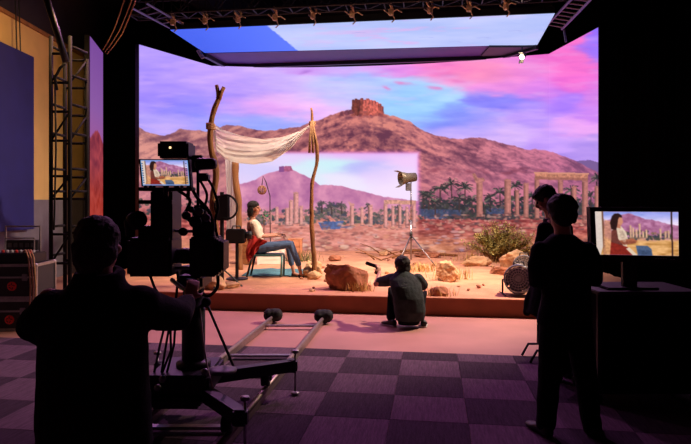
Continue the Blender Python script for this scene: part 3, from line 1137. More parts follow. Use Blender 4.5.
# ladder-like truss at the right, lit purple, and pipes at the left
lad = thing('ladder_truss', 'flat ladder truss slanting away beside the overhead screen', 'truss', at(555, 8, 12.6))
La, Lb = [at(546, 26, 13.6), at(562, 29, 13.4)], [at(578, -8, 11.0), at(596, -6, 10.8)]
for k in range(2):
    MB().tube([La[k], Lb[k]], .028, 8).build('rail', M_TRUSSL, lad)
for k in range(9):
    f = (k + .5) / 9
    MB().tube([La[0].lerp(Lb[0], f), La[1].lerp(Lb[1], f)], .018, 6).build('rung', M_TRUSSL, lad)
MB().tube([at(564, 29, 13.4), at(566, 42, 13.4)], .025, 6).build('hanger', M_TRUSSL, lad)
lad2 = thing('ladder_truss', 'short ladder truss hung beside the blue end of the overhead screen', 'truss', at(160, 15, 12.6))
La, Lb = [at(188, 27, 13.9), at(172, 29, 13.9)], [at(146, 3, 11.5), at(132, 8, 11.5)]
for k in range(2):
    MB().tube([La[k], Lb[k]], .024, 8).build('rail', M_TRUSSL, lad2)
for k in range(5):
    f = (k + .5) / 5
    MB().tube([La[0].lerp(Lb[0], f), La[1].lerp(Lb[1], f)], .014, 6).build('rung', M_TRUSSL, lad2)
b = MB().tube([at(198, 50, 15.0), at(203, 58, 15.0)], .05, 8)
tag(b.build('ratchet_strap', mat('strap', (120, 96, 90), .8)), 'pale strap hanging from the overhead screen above the wall wing', 'strap')


# ------------------------------------------------------------------ stage lamps
def lamp_fixture(p, aim, label, power, col, size=math.radians(60), lens=1.0, r=.11, blend=.6, group=None, softr=.12, beam=True):
    p, aim = Vector(p), Vector(aim)
    d = (aim - p).normalized()
    t = thing('stage_lamp', label, 'stage lamp', p, group)
    u, w = perp(d)
    MB().lathe([(r * .55, -.24), (r * .8, -.20), (r * .85, -.05), (r, .0), (r * 1.02, .06), (r * .96, .06), (r * .9, .02)], p, d, 20, False).build('housing', M_BLACKP, t, True)
    MB().lathe([(.001, .035), (r * .5, .032), (r * .92, .018), (r * .92, .0), (.001, .0)], p, d, 20).build('lens', emit('lamp_lens_%d' % int(lens * 10), col, lens), t, True)
    yk = MB()
    ux = d.cross(UP).normalized()
    top = p + UP * (r * 1.9)
    pts = [p - d * .08 + ux * r * 1.1, p - d * .08 + ux * r * 1.15 + UP * r * 1.2, top + ux * r * .5, top - ux * r * .5, p - d * .08 - ux * r * 1.15 + UP * r * 1.2, p - d * .08 - ux * r * 1.1]
    yk.tube(pts, .014, 6)
    yk.tube([top, top + UP * .12], .018, 8)
    yk.build('yoke', M_BLACK, t)
    for s_ in (-1, 1):
        q = p + d * .06 + w * s_ * r * 1.05
        MB().bar(q, q + d * .12 + w * s_ * .06, r * 1.7, .006, w).build('barn_door', M_BLACKP, t)
    if beam:
        L = bpy.data.lights.new('beam', 'SPOT')
        L.energy = power
        L.color = lin(col)
        L.spot_size = size
        L.spot_blend = blend
        L.shadow_soft_size = softr
        lo = bpy.data.objects.new('beam', L)
        COL.objects.link(lo)
        lo.parent = t
        lo.location = d * .10
        lo.rotation_euler = d.to_track_quat('-Z', 'Y').to_euler()
    return t


lamp_fixture((4.7, 9.6, 5.35), (-0.5, 10.2, 0.3), 'warm key lamp hung high beside the velvet drape', KEY_POWER, (255, 226, 198), math.radians(84), 30)
for k, (x, ax) in enumerate(((-2.4, -1.6), (0.2, .4), (2.8, 2.2))):  # unseen fill lamps, added to brighten the sand
    lamp_fixture(ta.lerp(tb, (x + 4.6) / 9.2) + Vector((0, -1.6, .12)), (ax, 13.4, .3), 'added unseen fill lamp with barn doors under the higher truss, tilted at the sand', FILL_POWER, (255, 222, 204), math.radians(75), 20, group='added fill lamps aimed at the sand')
# the small lamp that shines in view below the corner of the overhead screen
lamp_fixture(at(522, 57, 14.2), at(440, 95, 9.0), 'small round lamp glowing below the corner of the overhead screen', 60, (255, 226, 180), math.radians(80), 26, r=.062)
lamp_fixture((-3.9, 9.3, 5.2), (-6.2, 11.3, 2.6), 'added unseen lamp aimed at the cream wall', WALL_FILL_POWER, (255, 200, 130), math.radians(115), 10)  # unseen lamp added to brighten the cream wall and flight cases
for k, (x, ax_) in enumerate(((-3.2, -3.3), (0.0, 0.0), (2.2, 1.6))):  # unseen wash lamps, added to lift the painted floor and carpet
    lamp_fixture(ta.lerp(tb, (x + 4.6) / 9.2) + Vector((0, -1.6, .18)), (ax_, 6.6, 0), 'added unseen pink wash lamp under the higher truss, tilted toward the crew floor', WASH_POWER, (250, 156, 240), math.radians(85), 8, group='added wash lamps under the higher truss')


# ================================================================== LEFT SIDE OF THE ROOM
M_BLUE = mat('blue_panel', (30, 30, 112), 0.85, 0, 0.15, 2, 0.1, 60)
bp = thing('hanging_panel', 'large dark blue panel hanging on two wires before the cream wall', 'panel', (-6.38, 11.8, 1.2))
y0, y1 = 9.6, 12.24
zt = CH + (HY - 57) / F_PX * 12.24
MB().cbox((-6.38, (y0 + y1) / 2, (1.15 + zt) / 2), (.06, y1 - y0, zt - 1.15), .01).build('board', M_BLUE, bp)
for yy in (11.65, 11.78):
    MB().tube([(-6.38, yy, zt), (-6.42, yy, 5.9)], .012, 6).build('wire', M_BLACK, bp)

# lattice tower
tw0 = at(69, 202, 9.6)
M_TOWER = mat('matt_black_tower', (14, 12, 16), .8, 0, .3, 14, spec=.2)
tower = thing('lattice_tower', 'tall black lattice tower standing before the cream wall', 'tower', (tw0.x, tw0.y, 0))
zt_ = CH + (202 - 38) / F_PX * 9.4
ft = {'a': (51, 9.3), 'b': (70, 9.3), 'c': (87, 9.75), 'd': (65, 9.75)}
fp = {k: at(v[0], 202, v[1]) for k, v in ft.items()}
for k, p in fp.items():
    MB().tube([(p.x, p.y, 0), (p.x, p.y, zt_ - (.0 if k in 'ab' else .25))], .032, 8).build('post', M_TOWER, tower, True)
rz = [.15, .75, 1.2, 1.75, 2.1, 2.65, 3.1, 3.55, 4.0]
for k, z in enumerate(rz):
    for e in ('ab', 'bc', 'cd', 'da'):
        zz = z + (.12 if e in ('bc', 'da') else 0)
        MB().tube([(fp[e[0]].x, fp[e[0]].y, zz), (fp[e[1]].x, fp[e[1]].y, zz)], .022, 6).build('rung', M_TOWER, tower, True)
    if k < len(rz) - 1 and k % 2:
        for e in ('bc', 'ab'):
            MB().tube([(fp[e[0]].x, fp[e[0]].y, z), (fp[e[1]].x, fp[e[1]].y, rz[k + 1])], .016, 6).build('brace', M_TOWER, tower, True)
b = MB().tube([at(45, -6, 9.0), at(58, 35, 9.1), at(66, 62, 9.15)], .05, 10)
tag(b.build('overhead_pipe', M_BLACK, None, True), 'thick black pipe slanting down to the lattice tower', 'pipe')
b = MB().tube([at(57, 90, 9.2), at(55, 78, 9.2), at(60, 68, 9.2), at(65, 64, 9.2)], .022, 8)
b.tube([at(55, 80, 9.2), at(56, 150, 9.2), at(54, 230, 9.2)], .014, 6)
tag(b.build('power_cable', M_RUBBER, None, True), 'black cable looped down the lattice tower', 'cable')
M_ROPE = mat('beige_rope', (176, 130, 92), .85, 0, .2, 30)
for k, (a, c_) in enumerate((((126, -6), (103, 50)), ((134, -6), (105, 52)), ((138, -6), (107, 54)))):
    p0, p1 = at(a[0], a[1], 10.5), at(c_[0], c_[1], 12.4)
    md = p0.lerp(p1, .5) + Vector((.02, 0, -.08 - .03 * k))
    tag(MB().tube([p0, p0.lerp(md, .55) + Vector((0, 0, -.02)), md, md.lerp(p1, .5) + Vector((0, 0, -.02)), p1], .011, 6).build('sling_rope', M_ROPE, None, True),
        'beige rope of three slanting down to the top of the narrow screen', 'rope', 'slanting beige ropes')

# flight cases
M_CASE = mat('black_laminate', (38, 34, 38), .6, 0, .2, 14)
M_RED = mat('red_badge', (236, 54, 50), .6, 0, .1, 20)


def flight_case(c, size, yaw, label, z0):
    R = Matrix.Rotation(yaw, 3, 'Z')
    c = Vector((c[0], c[1], 0))
    t = thing('flight_case', label, 'flight case', (c.x, c.y, z0))
    w, d, h = size
    mid = Vector((c.x, c.y, z0 + h / 2))
    MB().box(mid, (w - .02, d - .02, h - .02), R).build('body', M_CASE, t)
    for sx in (-1, 1):
        for sy in (-1, 1):
            MB().box(mid + R @ Vector((sx * (w / 2 - .014), sy * (d / 2 - .014), 0)), (.034, .034, h), R).build('edge_profile', M_ALU, t)
    for sz in (-1, 1):
        for sy in (-1, 1):
            MB().box(mid + R @ Vector((0, sy * (d / 2 - .012), sz * (h / 2 - .016))), (w - .07, .028, .036), R).build('edge_profile', M_ALU, t)
        for sx in (-1, 1):
            MB().box(mid + R @ Vector((sx * (w / 2 - .012), 0, sz * (h / 2 - .016))), (.028, d - .07, .036), R).build('edge_profile', M_ALU, t)
    for sx in (-1, 1):
        for sy in (-1, 1):
            for sz in (-1, 1):
                MB().ell(mid + R @ Vector((sx * (w / 2 - .02), sy * (d / 2 - .02), sz * (h / 2 - .02))), .032, u=10, v=8).build('corner_ball', M_ALU, t, True)
    MB().box(mid + R @ Vector((0, -(d / 2 - .004), h * .12)), (w - .07, .014, .022), R).build('lid_seam', M_ALU, t)
    bd = MB().lathe([(.001, .012), (.055, .012), (.06, .006), (.06, 0)], mid + R @ Vector((w * .12, -(d / 2 - .008), -.06)), R @ Vector((0, -1, 0)), 24).build('badge', M_RED, t, label='red round badge')
    bm_ = MB()
    for a in (.3, 1.5, 2.7, 3.9, 5.1):
        q = mid + R @ Vector((w * .12 + .03 * math.cos(a), -(d / 2 + .006), -.06 + .03 * math.sin(a)))
        bm_.box(q, (.03, .004, .010), R @ Matrix.Rotation(a, 3, 'Y'))
    bm_.build('emblem', M_BLACKP, bd)
    for sx in (-1, 1):
        MB().cbox(mid + R @ Vector((sx * w * .32, -(d / 2 + .002), h * .12)), (.07, .02, .09), .006, R).build('latch', M_STEEL, t)
    return t


cpos = at(13, 300, 8.2)
flight_case((cpos.x, cpos.y), (.86, .62, .42), .05, 'lower black flight case with metal edges and a red badge', .0)
flight_case((cpos.x + .03, cpos.y), (.84, .60, .46), .05, 'upper black flight case with a red badge under the sound mixer', .42)
# mixer and rack frame on the cases
mx = thing('mixing_console', 'small sound mixer with rows of knobs on the upper flight case', 'mixer', (cpos.x, cpos.y, .88))
MB().cbox((cpos.x + .06, cpos.y - .05, .95), (.66, .4, .14), .015).build('chassis', M_BLACK, mx)
for k in range(10):
    for j in range(2):
        MB().lathe([(.016, 0), (.014, .03), (.001, .032)], (cpos.x - .22 + k * .06, cpos.y - .16 + j * .1, 1.02), UP, 8).build('knob', M_RED if (k + j) % 3 == 0 else M_WHITE, mx)
rf = thing('rack_frame', 'open metal rack frame with handles standing behind the mixer', 'rack', (cpos.x + .1, cpos.y + .16, 1.0))
b = MB()
zf0, zf1 = .88, 1.36
b.tube([(cpos.x - .2, cpos.y + .18, zf0), (cpos.x - .2, cpos.y + .18, zf1), (cpos.x + .28, cpos.y + .18, zf1), (cpos.x + .28, cpos.y + .18, zf0)], .015, 8)
b.tube([(cpos.x - .16, cpos.y + .1, zf0), (cpos.x - .16, cpos.y + .1, zf1 - .16), (cpos.x + .24, cpos.y + .1, zf1 - .16), (cpos.x + .24, cpos.y + .1, zf0)], .012, 8)
b.build('frame', M_STEEL, rf)
MB().cbox((cpos.x + .04, cpos.y + .2, 1.10), (.44, .12, .14), .01).build('receiver', M_CASE, rf)
for k in range(5):
    MB().cbox((cpos.x - .12 + k * .08, cpos.y + .135, 1.10), (.05, .02, .06), .004).build('socket', M_GREYP, rf)
for k in range(3):
    x = cpos.x + .36 + k * .035
    tag(MB().tube([(x - .2, cpos.y - .1, 1.0), (x - .08, cpos.y - .2, 1.06), (x + .03, cpos.y - .34, .98), (x + .07, cpos.y - .36, .6), (x + .05, cpos.y - .36, .15), (x, cpos.y - .42, .012)], .010, 6)
        .build('audio_cable', M_ROPE, None, True), 'pale cable hanging from the mixer over the flight cases', 'cable', 'cables hanging from the mixer')

# ================================================================== THE DESERT SET


def on_stage(px, py):
    Y = (CH - SZ) * F_PX / (py - HY)
    p = at(px, py, Y)
    p.z = sand_h(p.x, p.y)
    return p


def rock(name, px, py, w, h, d, m, label, seed, group=None, lump=1.0, boxy=0):
    p = on_stage(px, py)
    bm = bmesh.new()
    bmesh.ops.create_icosphere(bm, subdivisions=2 if w < .15 else 5 if w > .35 else 4, radius=1.0)
    sv = Vector((seed * 3.7, seed * 1.3, seed * 2.1))
    planes = [(Vector((random.Random(seed * 31 + k).gauss(0, 1), random.Random(seed * 37 + k).gauss(0, 1), random.Random(seed * 41 + k).gauss(0, .8))).normalized(), random.Random(seed * 43 + k).uniform(.5, .82)) for k in range(11)]
    for v in bm.verts:
        q = v.co.copy()
        if boxy:
            q = Vector([math.copysign(abs(t_) ** (1 - boxy), t_) for t_ in q])
        for n, dd in planes:
            e = q.dot(n) - dd
            if e > 0:
                q -= n * e * .9
        q *= 1 + lump * (.14 * mnoise.noise(q * 1.4 + sv) + .12 * mnoise.noise(q * 3.4 + sv) + .07 * mnoise.noise(q * 8 + sv) + .035 * mnoise.noise(q * 19 + sv))
        v.co = Vector((q.x * w / 2 * 1.12, q.y * d / 2 * 1.12, (q.z + .62) * h / 1.5))
    zmin = -0.05
    for v in bm.verts:
        if v.co.z < zmin:
            v.co.z = zmin
    me = bpy.data.meshes.new(name)
    bm.to_mesh(me)
    bm.free()
    o = link(name, me, m, None, True)
    o.location = (p.x, p.y + d * .45, p.z)
    return tag(o, label, 'rock', group)


rock('boulder', 349, 291.5, .80, .42, .55, M_ROCKR, 'big flat-topped boulder beside the squatting person', 4, lump=.9, boxy=.45)
rock('boulder', 449, 283, .46, .34, .4, M_ROCK, 'rounded pale stone with dry grass beside the tripod light stand', 5)
rock('boulder', 517, 273, .62, .42, .5, M_ROCK, 'largest pale boulder in front of the green bush', 6)
rock('boulder', 478, 268, .58, .20, .4, M_ROCK, 'long low pale stone in front of the green bush', 8)
rock('boulder', 503, 275, .40, .16, .3, M_ROCKR, 'low brown stone at the foot of the largest pale boulder', 9)
rock('stone', 440, 297, .32, .17, .22, M_ROCKR, 'small brown stone by the stage edge beside the squatting person', 11)
rock('stone', 425, 270, .22, .10, .2, M_ROCK, 'small pale stone under the tripod light stand', 12)
rock('stone', 335, 262, .28, .14, .2, M_ROCKR, 'small brown stone between the tent pole and the big boulder', 13)
rock('stone', 384, 258, .30, .13, .25, M_ROCK, 'flat pale stone by the driftwood', 14)
rock('stone', 432, 260, .7, .14, .4, M_ROCKR, 'long red stone lying by the foot of the video wall', 15)
rock('stone', 530, 262, .5, .3, .4, M_ROCK, 'pale stone half hidden behind the two fans', 17)
for k, (px, py, w, h) in enumerate(((310, 279, .26, .22), (318, 278, .22, .18), (313, 281, .3, .16), (316, 274, .2, .3), (309, 274, .18, .26))):
    rock('stone', px, py, w, h, .2, M_ROCK, 'rough stone piled around the foot of the slender tent pole', 20 + k, 'stones around the slender tent pole')
rr = random.Random(5)
for k in range(40):
    px, py = rr.uniform(300, 545), rr.uniform(256, 292)
    s_ = rr.uniform(.05, .12)
    rock('pebble', px, py, s_, s_ * .6, s_, M_ROCK if k % 2 else M_ROCKR, 'small pebble scattered on the sand', 60 + k, 'pebbles scattered on the sand')
for k, (px, py, w, h) in enumerate(((214, 290, .5, .2), (230, 289, .3, .12), (205, 286, .4, .16))):
    rock('stone', px, py, w, h, .3, M_ROCK, 'pale stone at the foot of the forked tent pole', 80 + k, 'stones at the forked tent pole')


# grass tufts and the bush
M_GRASS = mat('dry_grass', (196, 160, 96), .9, 0, .4, 20)
M_LEAF = mat('bush_leaf', (192, 176, 98), .8, 0, .5, 12, col2=(112, 112, 62))
M_TWIG = mat('twig', (112, 78, 50), .9, 0, .3, 20)


def tuft(px, py, n, h, spread, label, m=M_GRASS, seed=1):
    r = random.Random(seed)
    p = on_stage(px, py)
    b = MB()
    for k in range(n):
        a = r.uniform(0, 6.28)
        q = p + Vector((r.gauss(0, spread), r.gauss(0, spread * .6), 0))
        q.z = sand_h(q.x, q.y) - .01
        L = h * r.uniform(.5, 1.1)
        tip = q + Vector((math.cos(a) * L * .45, math.sin(a) * L * .45, L))
        mid = q.lerp(tip, .5) + Vector((0, 0, L * .12))
        w = Vector((-math.sin(a), math.cos(a), 0)) * .006
        k0 = len(b.v)
        b.v += [tuple(q - w), tuple(q + w), tuple(mid + w * .8), tuple(mid - w * .8), tuple(tip)]
        b.f += [(k0, k0 + 1, k0 + 2, k0 + 3), (k0 + 3, k0 + 2, k0 + 4)]
    return tag(b.build('grass_tuft', m), label, 'grass', kind='stuff')


tuft(452, 280, 160, .26, .16, 'dry grass tuft growing over the rounded pale stone', seed=2)
tuft(420, 272, 140, .22, .2, 'yellowish grass tuft under the tripod light stand', seed=3)
tuft(438, 296, 90, .18, .12, 'dry grass tuft by the small brown stone at the stage edge', seed=4)
tuft(300, 262, 160, .30, .22, 'greenish grass tuft behind the slender tent pole', mat('green_grass', (110, 112, 60), .9, 0, .4, 20), seed=5)
tuft(358, 291, 120, .2, .12, 'dry grass at the foot of the big flat-topped boulder', seed=6)
tuft(478, 262, 160, .25, .25, 'dry grass tuft at the foot of the green bush', seed=7)


def bush(px, py, w, h, d, label, seed, nleaf=2600):
    r = random.Random(seed)
    p = on_stage(px, py)
    t = thing('desert_bush', label, 'bush', p)
    tw = MB()
    ends = []
    for k in range(90):
        a, e = r.uniform(0, 6.28), r.uniform(.15, 1.0)
        end = p + Vector((math.cos(a) * w / 2 * e * r.uniform(.7, 1.1), math.sin(a) * d / 2 * e, h * (1.08 - .55 * e * e) * r.uniform(.6, 1.05)))
        st = p + Vector((math.cos(a) * .12 * e, math.sin(a) * .08 * e, -.02))
        md = st.lerp(end, .55) + Vector((r.uniform(-.05, .05), r.uniform(-.05, .05), .06))
        tw.tube([st, md, end], [.010, .007, .003], 5)
        ends.append((st, md, end))
    tw.build('branches', M_TWIG, t)
    lf = MB()
    for k in range(nleaf):
        st, md, end = r.choice(ends)
        f = r.uniform(.25, 1.05)
        q = (st.lerp(md, f * 2) if f < .5 else md.lerp(end, (f - .5) * 2)) + Vector((r.gauss(0, .04), r.gauss(0, .04), r.gauss(0, .035)))
        u = Vector((r.gauss(0, 1), r.gauss(0, 1), r.gauss(.4, 1))).normalized()
        s_, _ = perp(u)
        L, W = r.uniform(.04, .085), r.uniform(.012, .024)
        k0 = len(lf.v)
        lf.v += [tuple(q), tuple(q + u * L * .5 + s_ * W), tuple(q + u * L), tuple(q + u * L * .5 - s_ * W)]
        lf.f.append((k0, k0 + 1, k0 + 2, k0 + 3))
    o = lf.build('foliage', M_LEAF, t)
    o['kind'] = 'stuff'
    return t


bush(500, 262, 2.0, .80, .9, 'wide olive green desert bush growing by the video wall', 5, 9000)
# driftwood sticks
r = random.Random(8)
for k in range(9):
    px, py = r.uniform(372, 412), r.uniform(257, 262)
    p = on_stage(px, py)
    a = r.uniform(-.5, .5) + (math.pi if k % 2 else 0)
    L = r.uniform(.4, .8)
    q = p + Vector((math.cos(a) * L, .2 * math.sin(a * 3), r.uniform(.1, .3)))
    o = MB().tube([p + Vector((0, 0, .01)), p.lerp(q, .5) + Vector((0, 0, .05)), q], [.018, .014, .007], 6).build('driftwood_stick', M_WOODP, None, True)
    tag(o, 'bleached driftwood stick lying in a heap behind the squatting person', 'stick', 'driftwood sticks behind the squatting person')
for k, (px, py, L, a) in enumerate(((440, 259, .9, .08), (415, 256, .8, -.06))):
    p = on_stage(px, py)
    o = MB().tube([p + Vector((-L / 2, 0, .03)), p + Vector((0, .02, .06)), p + Vector((L / 2, L * a, .03))], [.035, .04, .025], 8).build('fallen_branch', M_WOODP, None, True)
    tag(o, ['fallen branch lying beyond the tripod light stand', 'fallen branch lying under the tripod light stand'][k], 'branch')

# tent poles
pb = on_stage(213, 287)
pole = thing('tent_pole', 'thick forked tree branch holding up the white canopy', 'pole', pb)
Yp = pb.y


def wob(pts, r0, r1, n, seed, amp=.02):
    r = random.Random(seed)
    out = []
    cm = catmull([Vector(p) for p in pts], n)
    for k, p in enumerate(cm):
        out.append(p + Vector((amp * mnoise.noise(p * 3 + Vector((seed, 0, 0))), 0, 0)))
    return out, [r0 + (r1 - r0) * k / (len(cm) - 1) + .008 * mnoise.noise(out[k] * 6) for k in range(len(cm))]


pts, rs = wob([pb - Vector((0, 0, .05)), at(216, 240, Yp), at(213, 205, Yp), at(216, 170, Yp), at(211, 150, Yp), at(210, 128, Yp), at(214, 110, Yp), at(219, 97, Yp)], .062, .042, 6, 2)
MB().tube(pts, rs, 10).build('trunk', M_WOODP, pole, True)
MB().tube([at(219, 98, Yp), at(218, 92, Yp), at(216.5, 85, Yp)], [.045, .034, .03], 8).build('fork', M_WOODP, pole, True)
MB().tube([at(218.5, 99, Yp), at(221.5, 92, Yp), at(224, 87, Yp)], [.05, .036, .032], 8).build('fork', M_WOODP, pole, True)
bd = MB()
for k in range(4):
    bd.torus(at(210.5, 124 + k * 1.6, Yp), .068, .014, Vector((.1, 0, 1)), 14, 5)
bd.build('rope_binding', M_ROPE, pole)

p2 = on_stage(240, 271)
pole2 = thing('tent_pole', 'crooked short branch pole behind the seated woman', 'pole', p2)
pts, rs = wob([p2 - Vector((0, 0, .05)), at(239, 235, p2.y), at(239, 205, p2.y), at(236, 180, p2.y), at(235, 162, p2.y)], .06, .07, 6, 4)
MB().tube(pts, rs, 10).build('trunk', M_WOODP, pole2, True)
p3 = on_stage(315, 279)
pole3 = thing('tent_pole', 'slender crooked branch pole standing in a pile of stones', 'pole', p3)
pts, rs = wob([p3 - Vector((0, 0, .05)), at(314, 250, p3.y), at(312, 220, p3.y), at(312, 190, p3.y), at(317, 155, p3.y), at(316, 140, p3.y), at(312, 125, p3.y), at(311, 108, p3.y)], .048, .022, 6, 6, .03)
MB().tube(pts, rs, 9).build('trunk', M_WOODP, pole3, True)
b = MB()
for dx in (-3, 0, 3):
    b.tube([at(312 + dx * .1, 122, p3.y - .05), at(313 + dx, 140, p3.y - .08), at(313 + dx * 1.2, 153, p3.y - .06)], .026, 6)
b.build('splint', mat('straw_rope', (150, 108, 70), .9, 0, .3, 30), pole3, True)
b = MB()
for k in range(3):
    b.torus(at(312.3, 122 + k * 1.6, p3.y), .055, .014, UP, 14, 5)
b.build('rope_binding', M_ROPE, pole3)

# canopy cloth
M_CANV = mat('white_linen', (240, 236, 236), .9, 0, .08, 5, 0.25, 60)
nt_ = M_CANV.node_tree
bs = nt_.nodes['Principled BSDF']
tl = nt_.nodes.new('ShaderNodeBsdfTranslucent')
tl.inputs['Color'].default_value = (.9, .86, .82, 1)
mx_ = nt_.nodes.new('ShaderNodeMixShader')
mx_.inputs[0].default_value = .5
nt_.links.new(bs.outputs[0], mx_.inputs[1])
nt_.links.new(tl.outputs[0], mx_.inputs[2])
nt_.links.new(mx_.outputs[0], nt_.nodes['Material Output'].inputs['Surface'])
cvs = thing('canopy_cloth', 'white linen cloth slung between the forked pole and the slender pole', 'cloth', at(262, 150, Yp + .3))


def cloth_sheet(fn, nu, nv, name, parent, th=.006):
    b = MB()
    for s_ in (0, 1):
        for j in range(nv + 1):
            for i in range(nu + 1):
                p = fn(i / nu, j / nv)
                b.v.append((p.x, p.y + s_ * th, p.z))
    K = (nu + 1) * (nv + 1)
    for j in range(nv):
        for i in range(nu):
            a = j * (nu + 1) + i
            b.f.append((a, a + 1, a + nu + 2, a + nu + 1))
            b.f.append((K + a, K + a + nu + 1, K + a + nu + 2, K + a + 1))
    for j in range(nv):
        for i in (0, nu):
            a = j * (nu + 1) + i
            b.f.append((a, a + nu + 1, K + a + nu + 1, K + a))
    for i in range(nu):
        for j in (0, nv):
            a = j * (nu + 1) + i
            b.f.append((a, K + a, K + a + 1, a + 1))
    return b.build(name, M_CANV, parent, True)


def canopy(u, v):
    # upper edge hangs between two poles, lower edge sags deeper; folds fan out from both ties
    x = 211.5 + (313 - 211.5) * u
    top = float(np.interp(u, [0, .12, .3, .5, .7, .88, 1], [122.5, 130, 136, 139, 137, 130.5, 122.5]))
    bot = float(np.interp(u, [0, .04, .12, .25, .42, .6, .78, .92, 1], [125, 152, 159, 163, 164.5, 161.5, 149, 131, 124]))
    y = top + (bot - top) * v
    dep = Yp + .12 + (p3.y - Yp) * u + .75 * math.sin(math.pi * min(1, v * 1.0)) * math.sin(math.pi * u) * .55 + .25 * v
    fold = .07 * math.sin(v * 17 + 5 * math.sin(u * 3.0) + 2) * math.sin(math.pi * u) ** .6 * (.25 + v) + .03 * math.sin(v * 31 + u * 9)
    xx = x + 2.0 * math.sin(v * 6) * (1 - u) * u * 4 * .3
    if u < .12:
        xx = x + 1.0 * v
    return at(xx, y, dep + fold)


cloth_sheet(canopy, 90, 46, 'canopy', cvs)


def hangdown(u, v):
    x = 226 + 13 * u + 1.2 * math.sin(v * 3 + u * 2)
    y = 158 + 80 * v
    return at(x + (1 - v) * (-1), y, p2.y + .14 + .06 * math.sin(u * 14 + v * 2) + .02 * math.sin(u * 31))


cloth_sheet(hangdown, 30, 30, 'hanging_end', cvs)

# rug, crates
M_RUG = mat('teal_rug', (70, 118, 130), .95, 0, .35, 8, .5, 80)
ra, rb_ = on_stage(244, 277), on_stage(316, 272)
rc = (ra + rb_) / 2
b = MB()
NX, NY = 40, 20
rw, rd = 1.45, 1.0
for s_ in (0, 1):
    for j in range(NY + 1):
        for i in range(NX + 1):
            x, y = rc.x - rw / 2 + rw * i / NX, rc.y - rd * .35 + rd * j / NY
            b.v.append((x, y, sand_h(x, y) + .006 + s_ * .012 + .004 * mnoise.noise(Vector((x * 6, y * 6, 0)))))
K = (NX + 1) * (NY + 1)
for j in range(NY):
    for i in range(NX):
        a = j * (NX + 1) + i
        b.f.append((a, a + NX + 1, a + NX + 2, a + 1))
        b.f.append((K + a, K + a + 1, K + a + NX + 2, K + a + NX + 1))
for j in range(NY):
    for i in (0, NX):
        a = j * (NX + 1) + i
        b.f.append((a, a + NX + 1, K + a + NX + 1, K + a))
for i in range(NX):
    for j in (0, NY):
        a = j * (NX + 1) + i
        b.f.append((a, K + a, K + a + 1, a + 1))
tag(b.build('rug', M_RUG, None, True), 'faded teal rug under the seated woman\'s chair', 'rug')


def crate(px0, px1, pyt, pyb, depth, m, name, label, n=4):
    p = on_stage((px0 + px1) / 2, pyb)
    Yc = p.y
    w = (px1 - px0) / F_PX * Yc
    h = (pyb - pyt) / F_PX * Yc
    t = thing(name, label, 'crate', p)
    c = Vector((p.x, p.y + depth / 2, p.z))
    MB().box(c + Vector((0, 0, h / 2)), (w - .03, depth - .03, h - .02)).build('body', m, t)
    for k in range(n):
        z = h * (k + .5) / n
        MB().cbox(c + Vector((0, -depth / 2 + .006, z)), (w, .02, h / n - .012), .004).build('plank', m, t)
    for sx in (-1, 1):
        MB().cbox(c + Vector((sx * (w / 2 - .03), -depth / 2 - .012, h / 2)), (.05, .02, h), .004).build('batten', m, t)
    MB().cbox(c + Vector((0, 0, h + .008)), (w + .03, depth + .03, .02), .004).build('lid', m, t)
    return t


crate(257, 284, 248, 266, .45, mat('whitewashed_wood', (240, 232, 220), .85, 0, .2, 8, .3, 40, stretch=(.2, 1, 1)), 'wooden_crate', 'whitewashed wooden crate behind the woman\'s chair', 4)
crate(236, 252, 241, 266, .45, mat('brown_crate_wood', (150, 96, 56), .85, 0, .3, 8, .3, 40, stretch=(.2, 1, 1)), 'wooden_crate', 'brown wooden crate beside the whitewashed one', 4)
crate(288, 302, 240, 262, .4, mat('pale_crate_wood', (190, 128, 92), .85, 0, .3, 8, .3, 40, stretch=(.2, 1, 1)), 'wooden_crate', 'reddish wooden crate behind the woman\'s knees', 3)

# lantern on a thin curved stand
lp = on_stage(262, 264)
ln = thing('lantern', 'small round wicker lantern hanging above the woman\'s head', 'lantern', lp)
Yl = lp.y
M_STRAW = mat('dull_wicker', (150, 104, 80), .9)
b = MB()
for k in range(8):
    a = math.pi * k / 8
    b.torus(at(262, 190, Yl), .10, .010, Vector((math.cos(a), math.sin(a), 0)), 18, 5)
b.build('cage', M_STRAW, ln)
b = MB().tube([lp + Vector((.2, .05, 0)), at(270, 215, Yl), at(270, 196, Yl), at(266, 182, Yl), at(263, 176, Yl), at(262, 185, Yl)], .012, 6)
b.build('hook_wire', M_BLACK, ln, True)
pp = on_stage(264, 262)
pl = thing('leafy_plant', 'small bright green leafy plant behind the woman\'s shoulder', 'plant', pp)
MB().tube([pp, at(264, 232, pp.y), at(264, 220, pp.y)], .012, 6).build('stem', M_TWIG, pl)
b = MB()
r = random.Random(4)
for k in range(60):
    q = at(264 + r.gauss(0, 2.2), 215 + r.gauss(0, 2.4), pp.y + r.gauss(0, .06))
    u = Vector((r.gauss(0, 1), r.gauss(0, 1), r.gauss(0, 1))).normalized()
    s_, _ = perp(u)
    k0 = len(b.v)
    b.v += [tuple(q), tuple(q + u * .035 + s_ * .02), tuple(q + u * .07), tuple(q + u * .035 - s_ * .02)]
    b.f.append((k0, k0 + 1, k0 + 2, k0 + 3))
b.build('foliage', mat('fresh_leaf', (64, 140, 84), .7, 0, .3, 10), pl)

